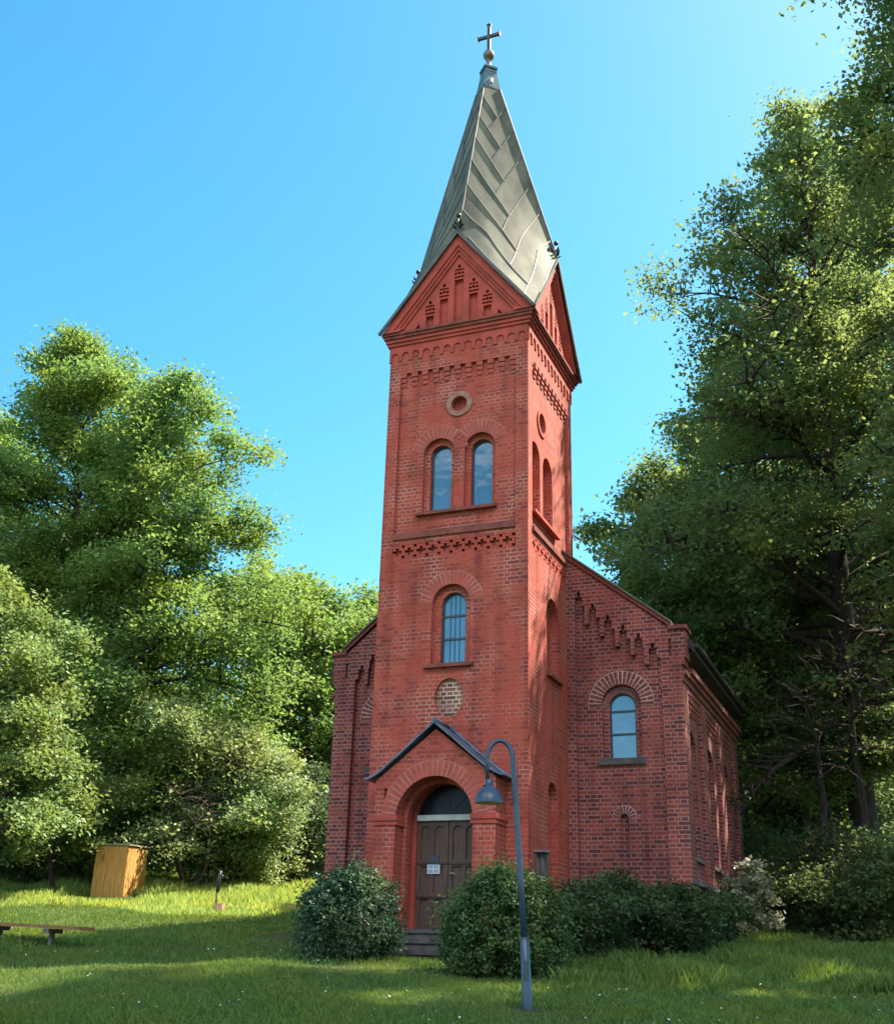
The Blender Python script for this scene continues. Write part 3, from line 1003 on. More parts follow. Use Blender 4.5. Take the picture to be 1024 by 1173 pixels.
# raking coping and corner caps of the gable
for s_ in (-1, 1):
    cp = MB()
    ws = NW if s_ > 0 else NWL
    a = Vector((s_ * (ws - .18), 0, ZK + .02)); b = Vector((s_ * 1.50, 0, zrake(1.55) + .035))
    for mi_, (off, h, y0, y1) in enumerate(((.02, .10, NY - .05, NY + .30), (.122, .05, NY - .09, NY + .33))):
        q0 = [(a.x, y, a.z + dz) for y, dz in ((y0, off - .02), (y1, off - .02), (y1, off + h - .02), (y0, off + h - .02))]
        q1 = [(b.x, y, b.z + dz) for y, dz in ((y0, off - .02), (y1, off - .02), (y1, off + h - .02), (y0, off + h - .02))]
        for i in range(4):
            j = (i + 1) % 4
            cp.face([q0[i], q0[j], q1[j], q1[i]], mi_)
        cp.face(q0, mi_)
    x0, x1 = sorted((s_ * (ws - .26), s_ * (ws + .14)))
    cp.box(x0, x1, NY - .06, NY + .5, ZK - .018, ZK + .06)
    cp.build('gable_coping', [M['voussn'], M['zinc']], church)

# side and end walls, lesenes, corbel tables and windows of the nave
sw = MB()
def PS(u, v, d): return Vector((NW - .10 - d, u, v))
def PSL(u, v, d): return Vector((-NWL + .10 + d, u, v))
bays = [3.98, 6.28, 8.58]
for P in (PS, PSL):
    holes = [arch(b, .46, 2.35, 4.55) for b in bays]
    sw.sheet(P, rect(NY + .02, NEND, BZ, 6.62), holes, 0)
    for b, h in zip(bays, holes):
        sw.reveal(P, h, 0, .14)
        h2 = arch(b, .34, 2.35, 4.55)
        sw.sheet(P, h, [h2], .14); sw.reveal(P, h2, .14, .30)
    for y0 in (NY + .002, 4.88, 7.18, NEND - .55):
        y1 = y0 + .55
        sw.pbox(P, y0, y1, BZ, 5.86, -.10, 0.01)
    for b in bays:                                  # stepped heads between the lesenes
        for k, (z0, z1, dd) in enumerate(((5.36, 5.47, -.03), (5.475, 5.585, -.055), (5.59, 5.72, -.08))):
            n = 9
            for i in range(n):
                c = b - .80 + 1.60 * i / (n - 1)
                sw.pbox(P, c - .06, c + .06, z0, z1 - .004, dd, 0.005)
        sw.pbox(P, b - .872, b + .872, 5.722, 5.858, -.095, .01)
    for z0, z1, e in ((5.862, 5.98, .13), (5.985, 6.10, .19), (6.105, 6.22, .25)):
        sw.pbox(P, NY + .46 if z0 > 6 else NY + .003, NEND, z0, z1, -e, .02)
sw.box(-NWL + .10, NW - .10, NEND - .02, NEND, BZ, 6.62)
sw.face([(-NWL + .1, NEND - .01, 6.62), (NW - .1, NEND - .01, 6.62), (0, NEND - .01, 6.62 + SL * (NW - .1))])
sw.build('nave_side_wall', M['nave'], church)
for P in (PS, PSL):
    for b in bays:
        glazing(P, b, .34, 2.35, 4.55, .24, church, M['glasslow'], bars=(3.0, 3.7, 4.4))
        ledge(P, b - .60, b + .60, 2.34, church, out_=.08, h=.12, m='step')
    ledge(P, NY + .02, NEND, 1.86, church, out_=.14, h=.14, m='step', name='plinth_ledge')

# nave roof with deep boarded eaves
rf = MB()
EO = 4.45
def zr(x): return ZK + .10 + SL * (NW - .2 - abs(x))
for s_ in (-1, 1):
    eo = EO if s_ > 0 else EO - .18
    x0, x1 = 0, s_ * eo
    y0, y1 = NY + .31, NEND + .30
    zt0, zt1 = zr(0), zr(EO)
    q = [(x0, y0, zt0), (x1, y0, zt1), (x1, y1, zt1), (x0, y1, zt0)]
    rf.face(q, 0)
    rf.face([(x, y, z - .10) for x, y, z in q], 1)
    rf.face([(x1, y0, zt1), (x1, y1, zt1), (x1, y1, zt1 - .22), (x1, y0, zt1 - .22)], 1)
    for y in (y0, y1):
        rf.face([(x0, y, zt0), (x1, y, zt1), (x1, y, zt1 - .22), (x0, y, zt0 - .10)], 1)
    rf.face([(x1, y0, zt1 - .22), (x1, y1, zt1 - .22), (s_ * (eo - .37), y1, zt1 - .30), (s_ * (eo - .37), y0, zt1 - .30)], 1)
rf.build('nave_roof', [M['slate'], M['soffit']], church)
for s_ in (-1, 1):
    gt = MB()
    gt.tube([(s_ * (EO + .05), NY + .5, zr(EO) - .05), (s_ * (EO + .05), NEND + .3, zr(EO) - .05)], .06, 8)
    gt.build('gutter', M['soffit'], church)

# ------------------------------------------------------------------ paper notices on the door (each pinned on, a thing of its own)
pa = MB(); pa.box(-.43, -.17, YD - .012, YD - .003, 1.72, 1.90)
for i in range(2):
    for j in range(2):
        pa.box(-.415 + .122 * i, -.31 + .122 * i, YD - .0145, YD - .0121, 1.735 + .08 * j, 1.80 + .08 * j, 1)
tag(pa.build('paper_notice', [M['paper'], M['inkgrey']], None, origin=(-.30, YD - .012, 1.81)), 'small white printed sheet pinned to the left door leaf', 'notice')
pa = MB(); pa.box(-.37, -.19, YD - .012, YD - .003, 1.908, 2.06)
tag(pa.build('picture_card', M['ink'], None, origin=(-.28, YD - .012, 1.98)), 'dark blue card pinned directly above the white sheet on the door', 'notice')

# ------------------------------------------------------------------ street lamp
lp = base(604.5, 14.8)
lamp = empty('street_lamp', lp, 'slender blue-grey street lamp with hooked neck and bell shade, leaning slightly left', 'street lamp')
def lpt(px, py): return at(px, py, 14.8)
r2 = Vector((math.cos(YAW), math.sin(YAW), 0))
p_b, p_j, p_t = lp - Vector((0, 0, .2)), lpt(600.5, 1075), lpt(587.5, 872)
mb = MB()
mb.tube([p_b, lp, lp.lerp(p_j, .98), p_j], [.062, .062, .058, .045], 14)
sleeve = mb.build('base_sleeve', M['lamp'], lamp)
mb = MB()
hq = lp.lerp(p_j, .55); tow = Vector((-FWDX, -FWDY, 0)); 
mb.bar(hq + tow * .058 - Vector((0, 0, .11)), hq + tow * .055 + Vector((0, 0, .11)), .055, .012, up=tow)
mb.build('access_hatch', M['lead'], sleeve)
mb = MB(); mb.tube([p_j - Vector((0, 0, .035)), p_j + Vector((0, 0, .015))], .051, 14); mb.build('collar', M['lead'], sleeve)
mb = MB()
pts = [p_j - Vector((0, 0, .05)), p_j.lerp(p_t, .33), p_j.lerp(p_t, .66), p_t]
rad = [.043, .040, .037, .034]
a_top = p_t; dirv = (p_t - p_j).normalized()
Rr = (lpt(587, 872) - lpt(557, 872)).length / 2
ctr_ = a_top - r2 * Rr
for k in range(1, 13):
    an = math.pi * k / 12
    pts.append(ctr_ + r2 * Rr * math.cos(an) + Vector((0, 0, 1)) * Rr * 1.55 * math.sin(an)); rad.append(.034 - .006 * k / 12)
end = lpt(558.5, 893)
pts.append(end); rad.append(.026)
mb.tube(pts, rad, 12)
mb.build('pole', M['lamp'], lamp)
mb = MB(); mb.tube([end + Vector((0, 0, .012)), end - Vector((0, 0, .075))], .014, 8)
mb.build('hanger', M['cable'], lamp)
sh = lpt(560, 920)
hgt = (lpt(560, 890) - sh).length
Rs = (lpt(576, 918) - lpt(544.5, 918)).length / 2
prof = [(Rs, 0), (Rs * 1.0, hgt * .05), (Rs * .97, hgt * .18), (Rs * .86, hgt * .36), (Rs * .68, hgt * .50), (Rs * .45, hgt * .60), (Rs * .29, hgt * .64),
        (Rs * .29, hgt * .86), (Rs * .22, hgt * .93), (.002, hgt * .95)]
mb = MB(); mb.lathe(prof, sh, 28); mb.build('lamp_shade', M['lamp'], lamp)
mb = MB(); mb.lathe([(Rs * .98, .004), (Rs * .94, hgt * .17), (Rs * .8, hgt * .36), (Rs * .3, hgt * .58), (.002, hgt * .6)], sh, 28)
mb.build('reflector', M['lampin'], lamp)
mb = MB(); mb.lathe([(.002, .03), (.03, .04), (.04, .08), (.03, .12), (.002, .15)], sh, 12); mb.build('bulb', M['white'], lamp)

# ------------------------------------------------------------------ bench, box, post, board
b0, b1 = at(-30, 1056.5, 22.6), at(100, 1064, 20.9)
bench = empty('park_bench', Vector((b1.x, b1.y, float(G(b1.x, b1.y)))), 'long low bench of one brown plank at the left edge of the lawn', 'bench')
mb = MB()
ax_ = (b1 - b0).normalized(); sd = ax_.cross(Vector((0, 0, 1))).normalized()
mb.bar(b0, b1, .34, .055); mb.build('seat', M['benchwood'], bench)
for t in (.26, .72):
    c = b0.lerp(b1, t)
    g = float(G(c.x, c.y))
    mb = MB()
    mb.bar(c - Vector((0, 0, .07)) - sd * .16, c - Vector((0, 0, .07)) + sd * .16, .16, .07); mb.build('bearer', M['greywood'], bench)
    mb = MB()
    mb.bar(Vector((c.x, c.y, g - .15)), Vector((c.x, c.y, c.z - .106)), .07, .07, up=(1, 0, 0)); mb.build('leg', M['greywood'], bench)

# brown boarded box
k1, k2, k3 = Vector((-14.55, 7.9, 0)), Vector((-13.05, 7.45, 0)), Vector((-12.75, 8.95, 0))
k1 = base(104, 35.8); k2 = base(134.5, 34.9)
ex = Vector((.98, .2, 0)); wbx = 1.0; ex.normalize(); ey = Vector((-ex.y, ex.x, 0))
zb = min(k1.z, k2.z) - .1
top_z = at(145, 966, 34.9).z
hbx = top_z - zb
dbx = 1.35
box = empty('wooden_shed', Vector((k2.x, k2.y, zb)), 'tall narrow box shed of orange-brown upright boards in the meadow', 'shed')
mb = MB()
def bx(u, w, z): return k1 + ex * u + ey * w + Vector((0, 0, zb + z - k1.z))
nb = 8
for (o_, dv, ln, nrm, n) in ((0, ex, wbx, -ey, nb), (1, ey, dbx, ex, 6), (2, ex, wbx, ey, nb), (3, ey, dbx, -ex, 6)):
    st0 = {0: bx(0, 0, 0), 1: bx(wbx, 0, 0), 2: bx(0, dbx, 0), 3: bx(0, 0, 0)}[o_]
    for i in range(n):
        a = st0 + dv * (ln * i / n + .002); b = st0 + dv * (ln * (i + 1) / n - .002)
        th = .022 + .004 * ((i * 7) % 3)
        q = [a, b, b + Vector((0, 0, hbx)), a + Vector((0, 0, hbx))]
        qq = [p + nrm * th for p in q]
        mb.face(qq)
        for j in range(4):
            mb.face([q[j], q[(j + 1) % 4], qq[(j + 1) % 4], qq[j]])
mb.build('board_cladding', M['boxwood'], box)
mb = MB()
for q in ([bx(0, 0, 0), bx(wbx, 0, 0), bx(wbx, 0, hbx), bx(0, 0, hbx)], [bx(wbx, 0, 0), bx(wbx, dbx, 0), bx(wbx, dbx, hbx), bx(wbx, 0, hbx)],
          [bx(0, dbx, 0), bx(wbx, dbx, 0), bx(wbx, dbx, hbx), bx(0, dbx, hbx)], [bx(0, 0, 0), bx(0, dbx, 0), bx(0, dbx, hbx), bx(0, 0, hbx)]):
    mb.face(q)
mb.build('frame', M['boxgap'], box)
mb = MB()
q = [bx(-.07, -.07, hbx + .002), bx(wbx + .07, -.07, hbx + .002), bx(wbx + .07, dbx + .07, hbx + .06), bx(-.07, dbx + .07, hbx + .06)]
qq = [p + Vector((0, 0, .04)) for p in q]
mb.face(qq); mb.face(q)
for j in range(4):
    mb.face([q[j], q[(j + 1) % 4], qq[(j + 1) % 4], qq[j]])
mb.build('roof', M['felt'], box)

# slim water post and a clay block at its foot
pb = base(246.5, 30.9)
post = empty('water_post', pb, 'slim dark post with a tap standing in the meadow behind the lawn', 'post')
mb = MB(); mb.tube([pb - Vector((0, 0, .1)), pb + Vector((.01, 0, .55))], .022, 8); mb.build('stake', M['darkmetal'], post)
mb = MB(); mb.tube([pb + Vector((.01, 0, .50)), pb + Vector((.02, 0, .80)), pb + Vector((.05, .0, 1.02))], [.05, .05, .035], 8)
mb.tube([pb + Vector((.04, 0, .92)), pb + Vector((.14, -.03, .90)), pb + Vector((.16, -.03, .82))], .022, 6); mb.build('tap', M['darkmetal'], post)
cb_ = base(251.5, 30.6)
mb = MB(); mb.box(cb_.x - .13, cb_.x + .10, cb_.y - .06, cb_.y + .06, cb_.z - .02, cb_.z + .24)
o = mb.build('clay_block', M['clay'], None, origin=cb_); tag(o, 'pale orange clay block at the foot of the slim dark post', 'brick')
bv = o.modifiers.new('bevel', 'BEVEL'); bv.width = .012
cb_ = base(334, 31.6)
mb = MB(); mb.box(cb_.x - .3, cb_.x + .3, cb_.y - .08, cb_.y + .08, cb_.z - .02, cb_.z + .17)
o = mb.build('fallen_brick', M['clay'], None, origin=cb_); tag(o, 'reddish brick lying in the grass left of the church', 'brick')
bv = o.modifiers.new('bevel', 'BEVEL'); bv.width = .015

# notice case beside the tower
nb0 = base(620, 21.6)
case = empty('notice_board', nb0, 'weathered grey wooden notice case beside the tower, half hidden by the round bush', 'notice board')
zc0, zc1 = at(620, 1030, 21.6).z, at(620, 977, 21.6).z
cx0, cx1 = at(612.5, 1000, 21.6), at(628, 1000, 21.6)
vx = (cx1 - cx0); vx.z = 0; wv = vx.length; vx.normalize(); vy = Vector((-vx.y, vx.x, 0))
def cs(u, d, z): return Vector((cx0.x, cx0.y, 0)) + vx * u + vy * d + Vector((0, 0, z))
def vbox(mb, u0, u1, d0, d1, z0, z1):
    c = [cs(u, d, z) for z in (z0, z1) for d in (d0, d1) for u in (u0, u1)]
    for q in ((0, 2, 3, 1), (4, 5, 7, 6), (0, 1, 5, 4), (2, 6, 7, 3), (0, 4, 6, 2), (1, 3, 7, 5)):
        mb.face([c[i] for i in q])
mb = MB(); vbox(mb, 0, .03, -.1, .02, nb0.z - .1, zc1); vbox(mb, wv - .05, wv, -.1, .02, nb0.z - .1, zc1); mb.build('frame', M['doorframe'], case)
mb = MB(); vbox(mb, .031, wv - .051, -.02, .015, zc0, zc1); mb.build('back_board', M['greywood'], case)
mb = MB(); vbox(mb, -.03, wv + .03, -.15, .05, zc1 + .001, zc1 + .04); mb.build('lid', M['greywood'], case)
mb = MB(); vbox(mb, .105, wv - .06, -.03, -.021, zc0 + .05, zc1 - .42); mb.build('pinned_sheet', M['cable'], case)
mb = MB(); vbox(mb, .095, .105, -.06, -.0205, zc0, zc1); mb.build('mullion', M['doorframe'], case)

# ------------------------------------------------------------------ vegetation
def raw_mesh(name, V, F, mats, n=4, smooth=False, mi=None):
    me = bpy.data.meshes.new(name)
    V = np.ascontiguousarray(V, dtype=np.float32); F = np.ascontiguousarray(F, dtype=np.int32)
    me.vertices.add(len(V)); me.vertices.foreach_set('co', V.ravel())
    me.loops.add(F.size); me.loops.foreach_set('vertex_index', F.ravel())
    me.polygons.add(len(F)); me.polygons.foreach_set('loop_start', np.arange(len(F), dtype=np.int32) * F.shape[1])
    try:
        me.polygons.foreach_set('loop_total', np.full(len(F), F.shape[1], dtype=np.int32))
    except Exception:
        pass
    for m in (mats if isinstance(mats, (list, tuple)) else [mats]):
        me.materials.append(m)
    if smooth:
        me.polygons.foreach_set('use_smooth', np.ones(len(F), dtype=bool))
    me.update(calc_edges=True)
    return me

def leaves(rng, C, size, up=0.55, asp=0.62, out=None):
    """diamond leaves at centres C -> vertices and quads"""
    n = len(C)
    nr = rng.normal(size=(n, 3)); nr /= np.linalg.norm(nr, axis=1)[:, None]
    nr[:, 2] = np.abs(nr[:, 2]) * .6 + up
    if out is not None:
        nr += out
    nr /= np.linalg.norm(nr, axis=1)[:, None]
    a = rng.normal(size=(n, 3)); a -= nr * np.sum(a * nr, axis=1)[:, None]; a /= np.linalg.norm(a, axis=1)[:, None] + 1e-9
    b = np.cross(nr, a)
    s = size * rng.uniform(.55, 1.45, n)[:, None]
    V = np.empty((n, 4, 3))
    V[:, 0] = C - a * s * .5; V[:, 2] = C + a * s * .5
    V[:, 1] = C + b * s * .5 * asp - a * s * .06; V[:, 3] = C - b * s * .5 * asp - a * s * .06
    F = np.arange(n * 4).reshape(n, 4)
    return V.reshape(-1, 3), F

def tubes(branches, ):
    """branches: list of (points Nx3, radii N, sides) -> quads"""
    Vs, Fs, off = [], [], 0
    for pts, rad, k in branches:
        pts = np.asarray(pts, float); n = len(pts)
        d = np.gradient(pts, axis=0); d /= np.linalg.norm(d, axis=1)[:, None] + 1e-9
        ref = np.array([1., .3, 0]) if abs(d[0][2]) > .6 else np.array([0, 0, 1.])
        a = ref - d * (d @ ref)[:, None]; a /= np.linalg.norm(a, axis=1)[:, None] + 1e-9
        b = np.cross(d, a)
        th = np.arange(k) * 2 * np.pi / k
        R = pts[:, None, :] + (a[:, None, :] * np.cos(th)[None, :, None] + b[:, None, :] * np.sin(th)[None, :, None]) * np.asarray(rad)[:, None, None]
        Vs.append(R.reshape(-1, 3))
        i = np.arange(n - 1)[:, None] * k; j = np.arange(k)[None, :]; j2 = (j + 1) % k
        Fs.append((np.stack([i + j, i + j2, i + k + j2, i + k + j], -1) + off).reshape(-1, 4))
        off += n * k
    return np.concatenate(Vs), np.concatenate(Fs)

def grow(seed, Hh, r0, cb, R, prof, nprim, nleaf, leaf, sigma=.34, lean=(0, 0), bias=(0, 0), el0=(-5, 55), droop=.35, flat=.5,
         stems=1, spread=0.0, topr=.12, wander=.25, keep=None, maxl=None):
    """tree geometry in local space: (trunk verts, faces), (leaf verts, faces)"""
    rng = np.random.default_rng(seed)
    br, CC = [], []
    for st_ in range(stems):
        a0 = rng.uniform(0, 2 * np.pi)
        hs_ = Hh * (1 if st_ == 0 else rng.uniform(.72, .95))
        n = 16
        t = np.linspace(0, 1, n)
        wx = np.cumsum(rng.normal(0, wander / 4, n)); wy = np.cumsum(rng.normal(0, wander / 4, n))
        T = np.stack([lean[0] * t + wx * t + math.cos(a0) * spread * t ** .7, lean[1] * t + wy * t + math.sin(a0) * spread * t ** .7, t * hs_], 1)
        rr = r0 * (1 if st_ == 0 else .75) * ((1 - t) ** .8 * (1 - .04) + .03)
        rr[0] *= 1.35
        br.append((T, rr, 9))
        npz = max(5, int(nprim / stems))
        for i in range(npz):
            tt = (i + rng.uniform(.1, .9)) / npz
            th = cb + (0.985 - cb) * tt
            P0 = np.array([np.interp(th, t, T[:, k]) for k in range(3)])
            az = i * 2.39996 + rng.normal(0, .35) + a0
            Ln = R * prof(tt) * rng.uniform(.62, 1.12)
            Ln *= max(.25, 1 + bias[0] * math.cos(az) + bias[1] * math.sin(az))
            Ln = min(max(Ln, .3), maxl or 99)
            el = math.radians(el0[0] + (el0[1] - el0[0]) * tt + rng.normal(0, 9))
            m = 7
            pts = [P0]; e = el; aa = az
            for q in range(m - 1):
                dv = np.array([math.cos(e) * math.cos(aa), math.cos(e) * math.sin(aa), math.sin(e)])
                pts.append(pts[-1] + dv * Ln / (m - 1))
                e -= droop / (m - 1) * rng.uniform(.4, 1.6); aa += rng.normal(0, .10)
            pts = np.array(pts)
            rb = max(.012, np.interp(th, t, rr) * .45)
            br.append((pts, np.linspace(rb, .008, m), 5))
            n2 = int(Ln * 3.2) + 4
            u_ = np.linspace(0, 1, m)
            for j in range(n2):
                u = rng.uniform(.18, 1.0) ** .8
                Q = np.array([np.interp(u, u_, pts[:, k]) for k in range(3)])
                a2 = az + rng.choice([-1, 1]) * rng.uniform(.5, 1.4)
                l2 = min(Ln * .55, .35 + Ln * (.42 - .25 * u) * rng.uniform(.6, 1.3))
                e2 = el * .5 + rng.normal(.12, .50)
                dv = np.array([math.cos(e2) * math.cos(a2), math.cos(e2) * math.sin(a2), math.sin(e2)])
                s3 = np.array([Q, Q + dv * l2 * .5 + [0, 0, .02], Q + dv * l2 + [0, 0, -droop * .2 * l2]])
                br.append((s3, [rb * .35 + .004, .008, .004], 3))
                for w in np.arange(.35, 1.05, max(.18, .42 / max(l2, .4))):
                    CC.append(np.array([np.interp(w, [0, .5, 1], s3[:, k]) for k in range(3)]))
            CC.append(pts[-1]); CC.append(pts[-2])
        top = T[-1]
        for q in range(6):
            CC.append(top + rng.normal(0, topr, 3))
    CC = np.array(CC)
    if keep is not None:
        CC = CC[keep(CC)]
    # clumps: some clusters get many leaves, others few
    wgt = rng.gamma(2.0, 1.0, len(CC)); wgt /= wgt.sum()
    idx = rng.choice(len(CC), nleaf, p=wgt)
    off = rng.normal(0, sigma, (nleaf, 3)) * np.array([1, 1, flat])
    C = CC[idx] + off
    LV, LF = leaves(rng, C, leaf)
    TV, TF = tubes(br)
    return (TV, TF), (LV, LF)

TREE_MESH = {}
def tree(name, loc, label, cat, mesh_key, geo, leaf_m, bark='bark', rot=0.0, scale=1.0, group=None, parts=('trunk', 'crown')):
    if mesh_key not in TREE_MESH:
        (TV, TF), (LV, LF) = geo()
        TREE_MESH[mesh_key] = (raw_mesh(parts[0], TV, TF, M[bark], smooth=True), raw_mesh(parts[1], LV, LF, M[leaf_m]))
    tm, cm = TREE_MESH[mesh_key]
    r = empty(name, loc, label, cat, group)
    r.rotation_euler = (0, 0, rot); r.scale = (scale, scale, scale)
    for nm, me in zip(parts, (tm, cm)):
        o = bpy.data.objects.new(nm, me); COL.objects.link(o); o.parent = r
    return r

round_p = lambda t: math.sin(math.pi * min(1, .18 + .80 * t)) ** .7
cone_p = lambda t: (1.03 - t) ** .62 * min(1, .55 + 2.2 * t)
slope_p = lambda t: min(1.0, .10 + (1.02 - t) * 1.42) * min(1, .6 + 2.0 * t) * (1 + .10 * math.sin(t * 21))
tall_p = lambda t: (.80 if t < .86 else .8 - 3 * (t - .86)) * (1 + .15 * math.sin(t * 23))
full_p = lambda t: min(1.0, (1.04 - t) ** .55 * 1.12) * min(1, .75 + 1.0 * t) * (1 + .12 * math.sin(t * 19))
lump_p = lambda t: (1.06 - t) ** .42 * min(1, .5 + 2.0 * t) * (1 + .22 * math.sin(t * 19) + .1 * math.sin(t * 47))
oval_p = lambda t: max(.08, (1 - abs(2 * t - .75) ** 2.2 * .55)) * (1 - t ** 5 * .8)

def sized(px_base, s, px_top, py_top):
    """base point and crown-top offset of a tree seen at those pixels"""
    b = base(px_base, s)
    tp = at(px_top, py_top, s)
    return b, tp - b

# openings in the crowns through which the sun reaches the pale plant and the nave side
SUNV = np.array(tuple(_sd))
SHAFTS = [((4.7, 7.1, 1.9), 1.5), ((1.8, 1.4, 12.2), 1.3), ((1.8, 2.6, 9.6), .7), ((1.8, .5, 10.2), .35), ((1.9, 1.7, 15.2), 1.8), ((1.8, .8, 8.2), .5), ((1.8, 2.0, 7.4), .5), ((4.3, 6.6, 4.8), .5), ((4.3, 8.9, 4.0), .45), ((4.3, 3.3, 5.2), .4), ((-13.4, 8.8, 3.0), .9), ((-13.3, 8.6, 2.2), .6), ((2.6, -6.6, -.4), .9), ((6.0, -3.5, -.3), .8),
          ((3.0, -5.0, -.3), .5), ((7.2, -1.0, .0), .7)]
def keeper(loc):
    L0 = np.array(tuple(loc))
    def k(CC):
        ok = np.ones(len(CC), bool)
        for o_, r_ in SHAFTS:
            dd = CC + L0 - np.array(o_)
            t_ = dd @ SUNV
            ok &= (np.linalg.norm(dd - t_[:, None] * SUNV, axis=1) > r_ + .35) | (t_ < 1.5)
        return ok
    return k
# -- left side
b, v = sized(88, 43, 91, 396)
tree('alder_tree', b, 'tallest alder left of the church, crown peaking highest on that side', 'tree', 'A',
     lambda: grow(1, v.z, .30, .27, 5.2, full_p, 90, 125000, .155, sigma=.36, lean=(v.x, v.y), el0=(12, 68), droop=.6), 'alder')
b2, v2 = sized(132, 41, 184, 446)
tree('alder_tree', b2, 'alder with wide drooping right side, just right of the tallest left alder', 'tree', 'B',
     lambda: grow(2, v2.z, .28, .08, 5.3, full_p, 96, 140000, .155, sigma=.36, lean=(v2.x, v2.y), el0=(5, 66), droop=.85, bias=(.30, .1), keep=keeper(b2)), 'alder')
b3, v3 = sized(20, 47, 5, 480)
tree('alder_tree', b3, 'alder half cut off by the left edge, below the tallest alder', 'tree', 'C',
     lambda: grow(3, v3.z, .26, .2, 4.8, cone_p, 46, 45000, .17, sigma=.42, lean=(v3.x, v3.y), el0=(0, 60)), 'alder')
b4, v4 = sized(-12, 33, 2, 668)
tree('ash_tree', b4, 'pale blue-green leafy tree at the far left edge, in front of the alders', 'tree', 'D',
     lambda: grow(4, v4.z, .18, .18, 2.7, oval_p, 40, 42000, .14, sigma=.30, lean=(v4.x, v4.y), el0=(5, 60), droop=.5), 'alder2')
b5, v5 = sized(62, 35.5, 58, 835)
tree('young_tree', b5, 'small crooked young tree with hanging twigs left of the boarded shed', 'tree', 'E',
     lambda: grow(5, v5.z, .085, .35, 1.9, round_p, 26, 14000, .12, sigma=.22, lean=(v5.x, v5.y), droop=1.0, wander=.8), 'alder2')
b6, v6 = sized(218, 38.5, 220, 815)
tree('sallow_bush', b6, 'broad pale sallow bush behind the meadow, right of the boarded shed', 'bush', 'F',
     lambda: grow(6, v6.z, .10, .22, 2.7, round_p, 64, 70000, .125, sigma=.30, lean=(0, 0), stems=6, spread=1.7, droop=.7, el0=(10, 65), keep=keeper(b6)), 'willow', 'twig')
b7, v7 = sized(262, 40, 266, 850)
tree('sallow_bush', b7, 'lower pale sallow bush at the right end of the sallows', 'bush', 'F2',
     lambda: grow(61, v7.z, .10, .10, 1.8, round_p, 50, 36000, .125, sigma=.28, stems=5, spread=1.2, droop=.8, el0=(0, 60), keep=keeper(b7)), 'willow', 'twig')
b8, v8 = sized(352, 52, 360, 668)
tree('round_tree', b8, 'round-headed tree in the gap between the sallows and the church', 'tree', 'G',
     lambda: grow(7, v8.z, .24, .16, 5.0, oval_p, 50, 52000, .19, sigma=.42, lean=(v8.x, v8.y), el0=(0, 60)), 'alder')
b9, v9 = sized(420, 56, 425, 678)
tree('round_tree', b9, 'round-headed tree mostly hidden behind the nave, its top touching the tower', 'tree', 'G2',
     lambda: grow(8, v9.z, .24, .2, 4.4, oval_p, 46, 40000, .19, sigma=.42, lean=(v9.x, v9.y)), 'alder')
b10, v10 = sized(262, 56, 250, 640)
tree('round_tree', b10, 'background tree behind the sallow bushes, filling in under the alder crown', 'tree', 'G3',
     lambda: grow(9, v10.z, .24, .12, 5.4, oval_p, 50, 45000, .19, sigma=.45), 'alder')
b11, v11 = sized(338, 43.5, 338, 890)
tree('dark_bush', b11, 'dark shaded bush between the sallows and the church wall', 'bush', 'H',
     lambda: grow(10, v11.z, .07, .05, 2.4, round_p, 44, 26000, .12, sigma=.26, stems=6, spread=.8), 'elder', 'twig')
for i, (px, s, pyt, lab) in enumerate(((28, 39, 962, 'low dark green bush behind the crooked young tree'),
                                       (84, 38, 978, 'low dark bush squeezed between young tree and boarded shed'),
                                       (-20, 38, 940, 'low dark bush cut by the left picture edge'))):
    bb, vv = sized(px, s, px, pyt)
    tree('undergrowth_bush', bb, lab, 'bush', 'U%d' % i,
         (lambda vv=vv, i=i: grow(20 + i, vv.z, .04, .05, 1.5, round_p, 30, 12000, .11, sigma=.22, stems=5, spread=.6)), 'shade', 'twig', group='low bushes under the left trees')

# -- right side
c1, w1 = sized(1002, 32, 905, 150)
tree('lime_tree', c1, 'great spreading tree right of the church, crown reaching left over the nave', 'tree', 'R1',
     lambda: grow(31, w1.z, .42, .16, 6.7, slope_p, 120, 140000, .145, sigma=.30, maxl=6.3, keep=keeper(c1), lean=(w1.x * .9, w1.y * .9), el0=(8, 66), droop=.8, bias=(-.18, -.1)), 'deep')
c2, w2 = sized(925, 40, 838, 400)
tree('lime_tree', c2, 'tree behind the nave roof, forming the lower left flank of the right crowns', 'tree', 'R2',
     lambda: grow(32, w2.z, .36, .12, 5.4, slope_p, 90, 95000, .16, sigma=.34, maxl=5.0, keep=keeper(c2), lean=(w2.x, w2.y), el0=(8, 62), droop=.8, bias=(-.15, 0)), 'deep')
c3, w3 = sized(1232, 22, 1096, -190)
tree('lime_tree', c3, 'tallest tree at the right edge, its crown rising past the top of the frame', 'tree', 'R3',
     lambda: grow(33, w3.z, .42, .32, 5.0, tall_p, 96, 120000, .14, sigma=.30, keep=keeper(c3), lean=(w3.x, w3.y), el0=(0, 58), droop=.6), 'deep')
c6 = Vector((14.5, 2.2, float(G(14.5, 2.2))))
tree('lime_tree', c6, 'tree standing just beyond the right picture edge, shading the front lawn', 'tree', 'R6',
     lambda: grow(36, 19, .36, .25, 5.2, lump_p, 60, 60000, .15, sigma=.30, keep=keeper(c6), el0=(8, 62), droop=.6), 'deep')
c7 = Vector((11.6, 8.8, float(G(11.6, 8.8))))  # added in the gap between the big crowns to shade shrub and tower foot
